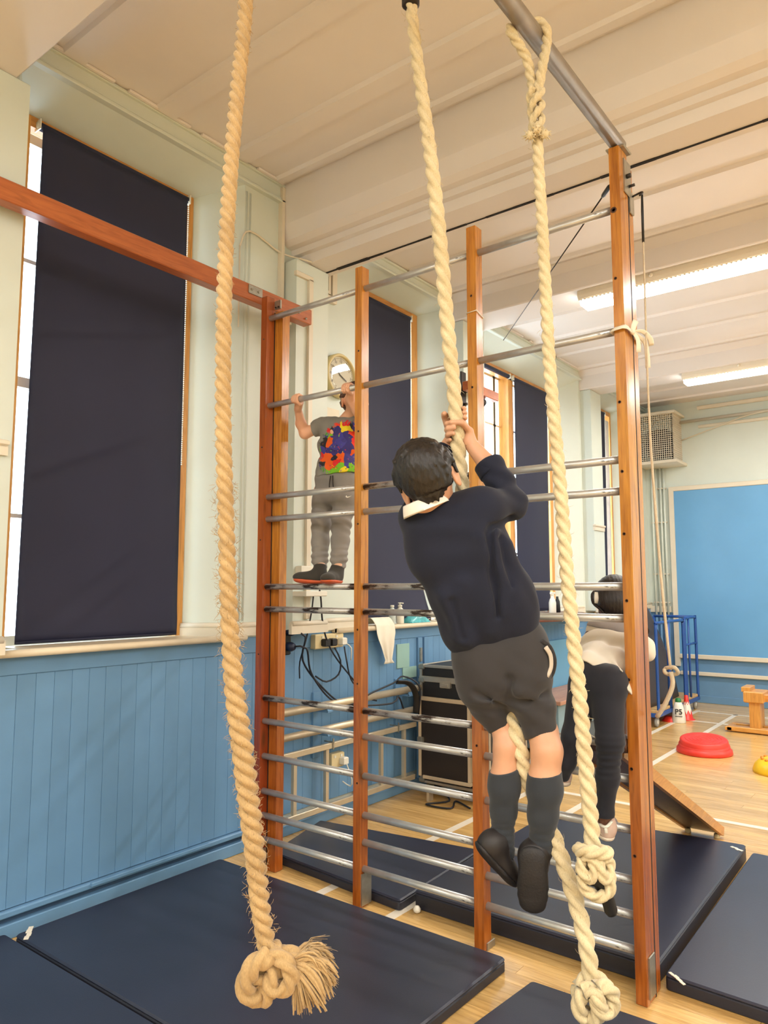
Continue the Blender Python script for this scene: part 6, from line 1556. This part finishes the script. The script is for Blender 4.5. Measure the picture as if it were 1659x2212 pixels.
shoe(B2, (q0.x - 0.002, 2.80, zt), (q0.x + 0.015, 2.735, zt), (q0.x + 0.04, 2.655, zt + 0.004), UPV, SHK, ORS, 0.037, (-2.441,2.795,1.552))
for px in (697, 731): pass
SB_ = plain('blue_sock', (44, 76, 104), 0.8)
for c_ in ((-2.573,2.805,1.550), (-2.441,2.795,1.547)):
    c_ = Vector(c_); MB().lathe(c_ - Vector((0, 0, 0.03)), [(0.024, 0), (0.0265, 0.01), (0.0265, 0.04)], 16).build('sock', SB_, B2)

# ------------------------------------------------------------------ CHILD BENDING OVER BEHIND THE FRAME
C3 = thing('person', 'child in white top and navy leggings bending forward behind the outer stile', 'person', (-1.080,2.760,0.555), 'children on the gym apparatus')
SK3 = skin('deep_brown_skin', (88, 54, 38), (106, 68, 48)); HR3 = hair_mat('black_hair', (14, 11, 11), (40, 30, 27))
WH = cloth('white_cotton_top', (226, 216, 200), 0.85, 500, 0.15, 0.03); GY = cloth('grey_yoke_panel', (150, 142, 140), 0.9); LEG = cloth('navy_leggings', (24, 26, 38), 0.85, 700, 0.15, 0.08)
h3 = Vector((-1.174,3.163,1.392)); f3_ = (FWD * 0.85 - UPV * 0.5).normalized(); r3_ = RT.copy(); u3 = r3_.cross(f3_); u3 = u3 if u3.z > 0 else -u3
B = Blob(0.0036)
B.cap((-1.116,3.000,1.216), (-1.072,2.740,1.134), 0.050, 0.045, 0.03)
B.cap((-1.158,3.129,1.265), h3 - u3 * 0.03, 0.04, 0.04, 0.02); head(B, h3, r3_, u3, f3_, 1.0)
B.chain([(-1.141,3.081,1.243), (-1.058,3.149,1.210), (-1.065,3.099,1.065), (-1.091,3.006,0.943), (-1.067,2.933,0.862)], [0.035, 0.033, 0.030, 0.027, 0.022], 0.02)
B.chain([(-1.141,3.081,1.243), (-1.219,3.048,1.231), (-1.320,3.213,1.116), (-1.345,3.316,0.960)], [0.045, 0.042, 0.033, 0.022], 0.02)
grip(B, (Vector((-0.998,2.728,0.848)).x, FY, 0.875), gx, (0, 1, 0), (0, 0, 1), 0.0155, (-1.061,2.914,0.855), 60, 275, 0.0125, 0.0074, (-10, -80), 0.8, 1)
grip(B, (-1.360,3.361,0.911), gx, (0, 1, 0), (0, 0, 1), 0.02, (-1.345,3.316,0.960), 40, 200, 0.0125, 0.0074, (-10, -80), 0.8, -1)
B.chain([(-1.060,2.730,1.127), (-1.107,2.680,1.086), (-1.142,2.630,0.887), (-1.206,2.670,0.751)], [0.042, 0.038, 0.026, 0.019], 0.02)
B.chain([(-1.060,2.730,1.127), (-1.026,2.670,1.077), (-1.003,2.620,0.882), (-1.045,2.655,0.628), (-1.043,2.655,0.585)], [0.042, 0.042, 0.029, 0.021, 0.021], 0.02)
B.build('body', SK3, C3); eyes(C3, h3, r3_, u3, f3_, 1.0, bpy.data.materials['dark_iris'])
H = Blob(0.004)
H.ell(h3 + u3 * 0.012 - f3_ * 0.012, r3_, u3, f3_, (0.086, 0.096, 0.100), 0.02)
H.ell(h3 - u3 * 0.03 - f3_ * 0.055, r3_, u3, f3_, (0.080, 0.065, 0.050), 0.03)
H.ell(h3 - u3 * 0.07 + f3_ * 0.065, r3_, u3, f3_, (0.10, 0.11, 0.062), 0.012, True)
H.wrinkle(waves(0.0008, 0.016, RT, 0.9, 6)); H.build('hair', HR3, C3)
# dark plait loop with a white clip beside the head
m = MB().tube(catmull([(-1.220,3.071,1.434), (-1.228,3.055,1.419), (-1.227,3.060,1.383), (-1.211,3.075,1.363), (-1.192,3.080,1.344), (-1.188,3.085,1.328)], 0.01), 0.006, 8)
m.build('plait', HR3, C3)
MB().tube([(-1.214,3.065,1.428), (-1.210,3.058,1.403), (-1.213,3.059,1.381)], [0.008, 0.0105, 0.008], 10, flat=0.4).build('hair_clip', M['white'], C3)
S = Blob(0.0045)
S.cap((-1.205,3.067,1.260), (-1.087,3.123,1.243), 0.055, 0.058, 0.03); S.cap((-1.159,2.930,1.207), (-1.049,2.930,1.200), 0.074, 0.072, 0.05)
S.cap((-1.122,2.800,1.169), (-1.037,2.790,1.149), 0.072, 0.070, 0.05); S.cap((-1.114,2.700,1.143), (-1.016,2.690,1.075), 0.066, 0.070, 0.03)
S.chain([(-1.095,3.117,1.237), (-1.051,3.143,1.199), (-1.030,3.137,1.174)], [0.055, 0.045, 0.036], 0.02)
S.cut((-1.075,3.107,1.139), Vector((-0.3, -0.1, -1)), 0.07, 0.004)
S.cut((-1.050,2.640,1.151), UPV * -1 - RT * 0.75, 0.17, 0.004)
S.ell((-1.150,3.102,1.325), RT, UPV, FWD, (0.06, 0.035, 0.06), 0.01, True)
for a_, b_, r0 in (((-1.101,2.820,1.204), (-0.964,2.660,1.148), 0.007), ((-1.135,2.740,1.182), (-1.057,2.800,1.203), 0.007)): S.cap(a_, b_, r0, r0 * 0.6, 0.03)
S.wrinkle(waves(0.0025, 0.08, UPV * 0.8 - RT * 0.6, 0.8, 5)); S.build('white_top', WH, C3)
Y_ = Blob(0.0045); Y_.cap((-1.201,3.063,1.270), (-1.089,3.113,1.253), 0.058, 0.061, 0.03); Y_.cut((-1.133,3.008,1.271), UPV * -1 + RT * -0.22 + FRV * 0.0, 0.25, 0.004); Y_.ell((-1.150,3.102,1.325), RT, UPV, FWD, (0.06, 0.035, 0.06), 0.01, True)
Y_.build('grey_yoke', GY, C3)
G = Blob(0.0042)
G.cap((-1.104,2.690,1.109), (-1.024,2.680,1.099), 0.069, 0.071, 0.04)
G.chain([(-1.119,2.680,1.068), (-1.144,2.635,0.903), (-1.182,2.650,0.804), (-1.205,2.668,0.745)], [0.060, 0.042, 0.031, 0.024], 0.025)
G.chain([(-1.027,2.670,1.060), (-1.004,2.625,0.905), (-1.021,2.635,0.773), (-1.044,2.655,0.639), (-1.047,2.656,0.619)], [0.064, 0.046, 0.038, 0.029, 0.028], 0.025)
G.cut((-1.047,2.656,0.629), (0, 0, -1), 0.05, 0.004)
G.wrinkle(masked(waves(0.002, 0.025, UPV, 0.5, 8), (-1.013,2.630,0.855), 0.08)); G.build('leggings', LEG, C3)
PINK = plain('pale_pink_shoe_leather', (214, 186, 170), 0.5, var=0.12, vscale=25); WS = plain('worn_white_sole', (224, 210, 192), 0.5, var=0.15, vscale=25)
sq = shoe(C3, (-1.038,2.645,0.560), (-1.065,2.735,0.564), (-1.084,2.800,0.564), UPV * 0.9 + FRV * 0.3, PINK, WS, 0.031, (-1.049,2.665,0.623))
MB().tube(catmull([(-1.069,2.655,0.606), (-1.042,2.620,0.607), (-1.023,2.618,0.609), (-1.016,2.650,0.620)], 0.006), 0.0055, 8, flat=0.5).tube([(-1.028,2.618,0.610), (-1.023,2.612,0.587)], 0.006, 8, flat=0.4).build('heel_band', M['white'], sq)
shoe(C3, (-1.204,2.665,0.719), (-1.240,2.740,0.712), (-1.266,2.800,0.706), UPV, PINK, WS, 0.030, (-1.210,2.680,0.748))
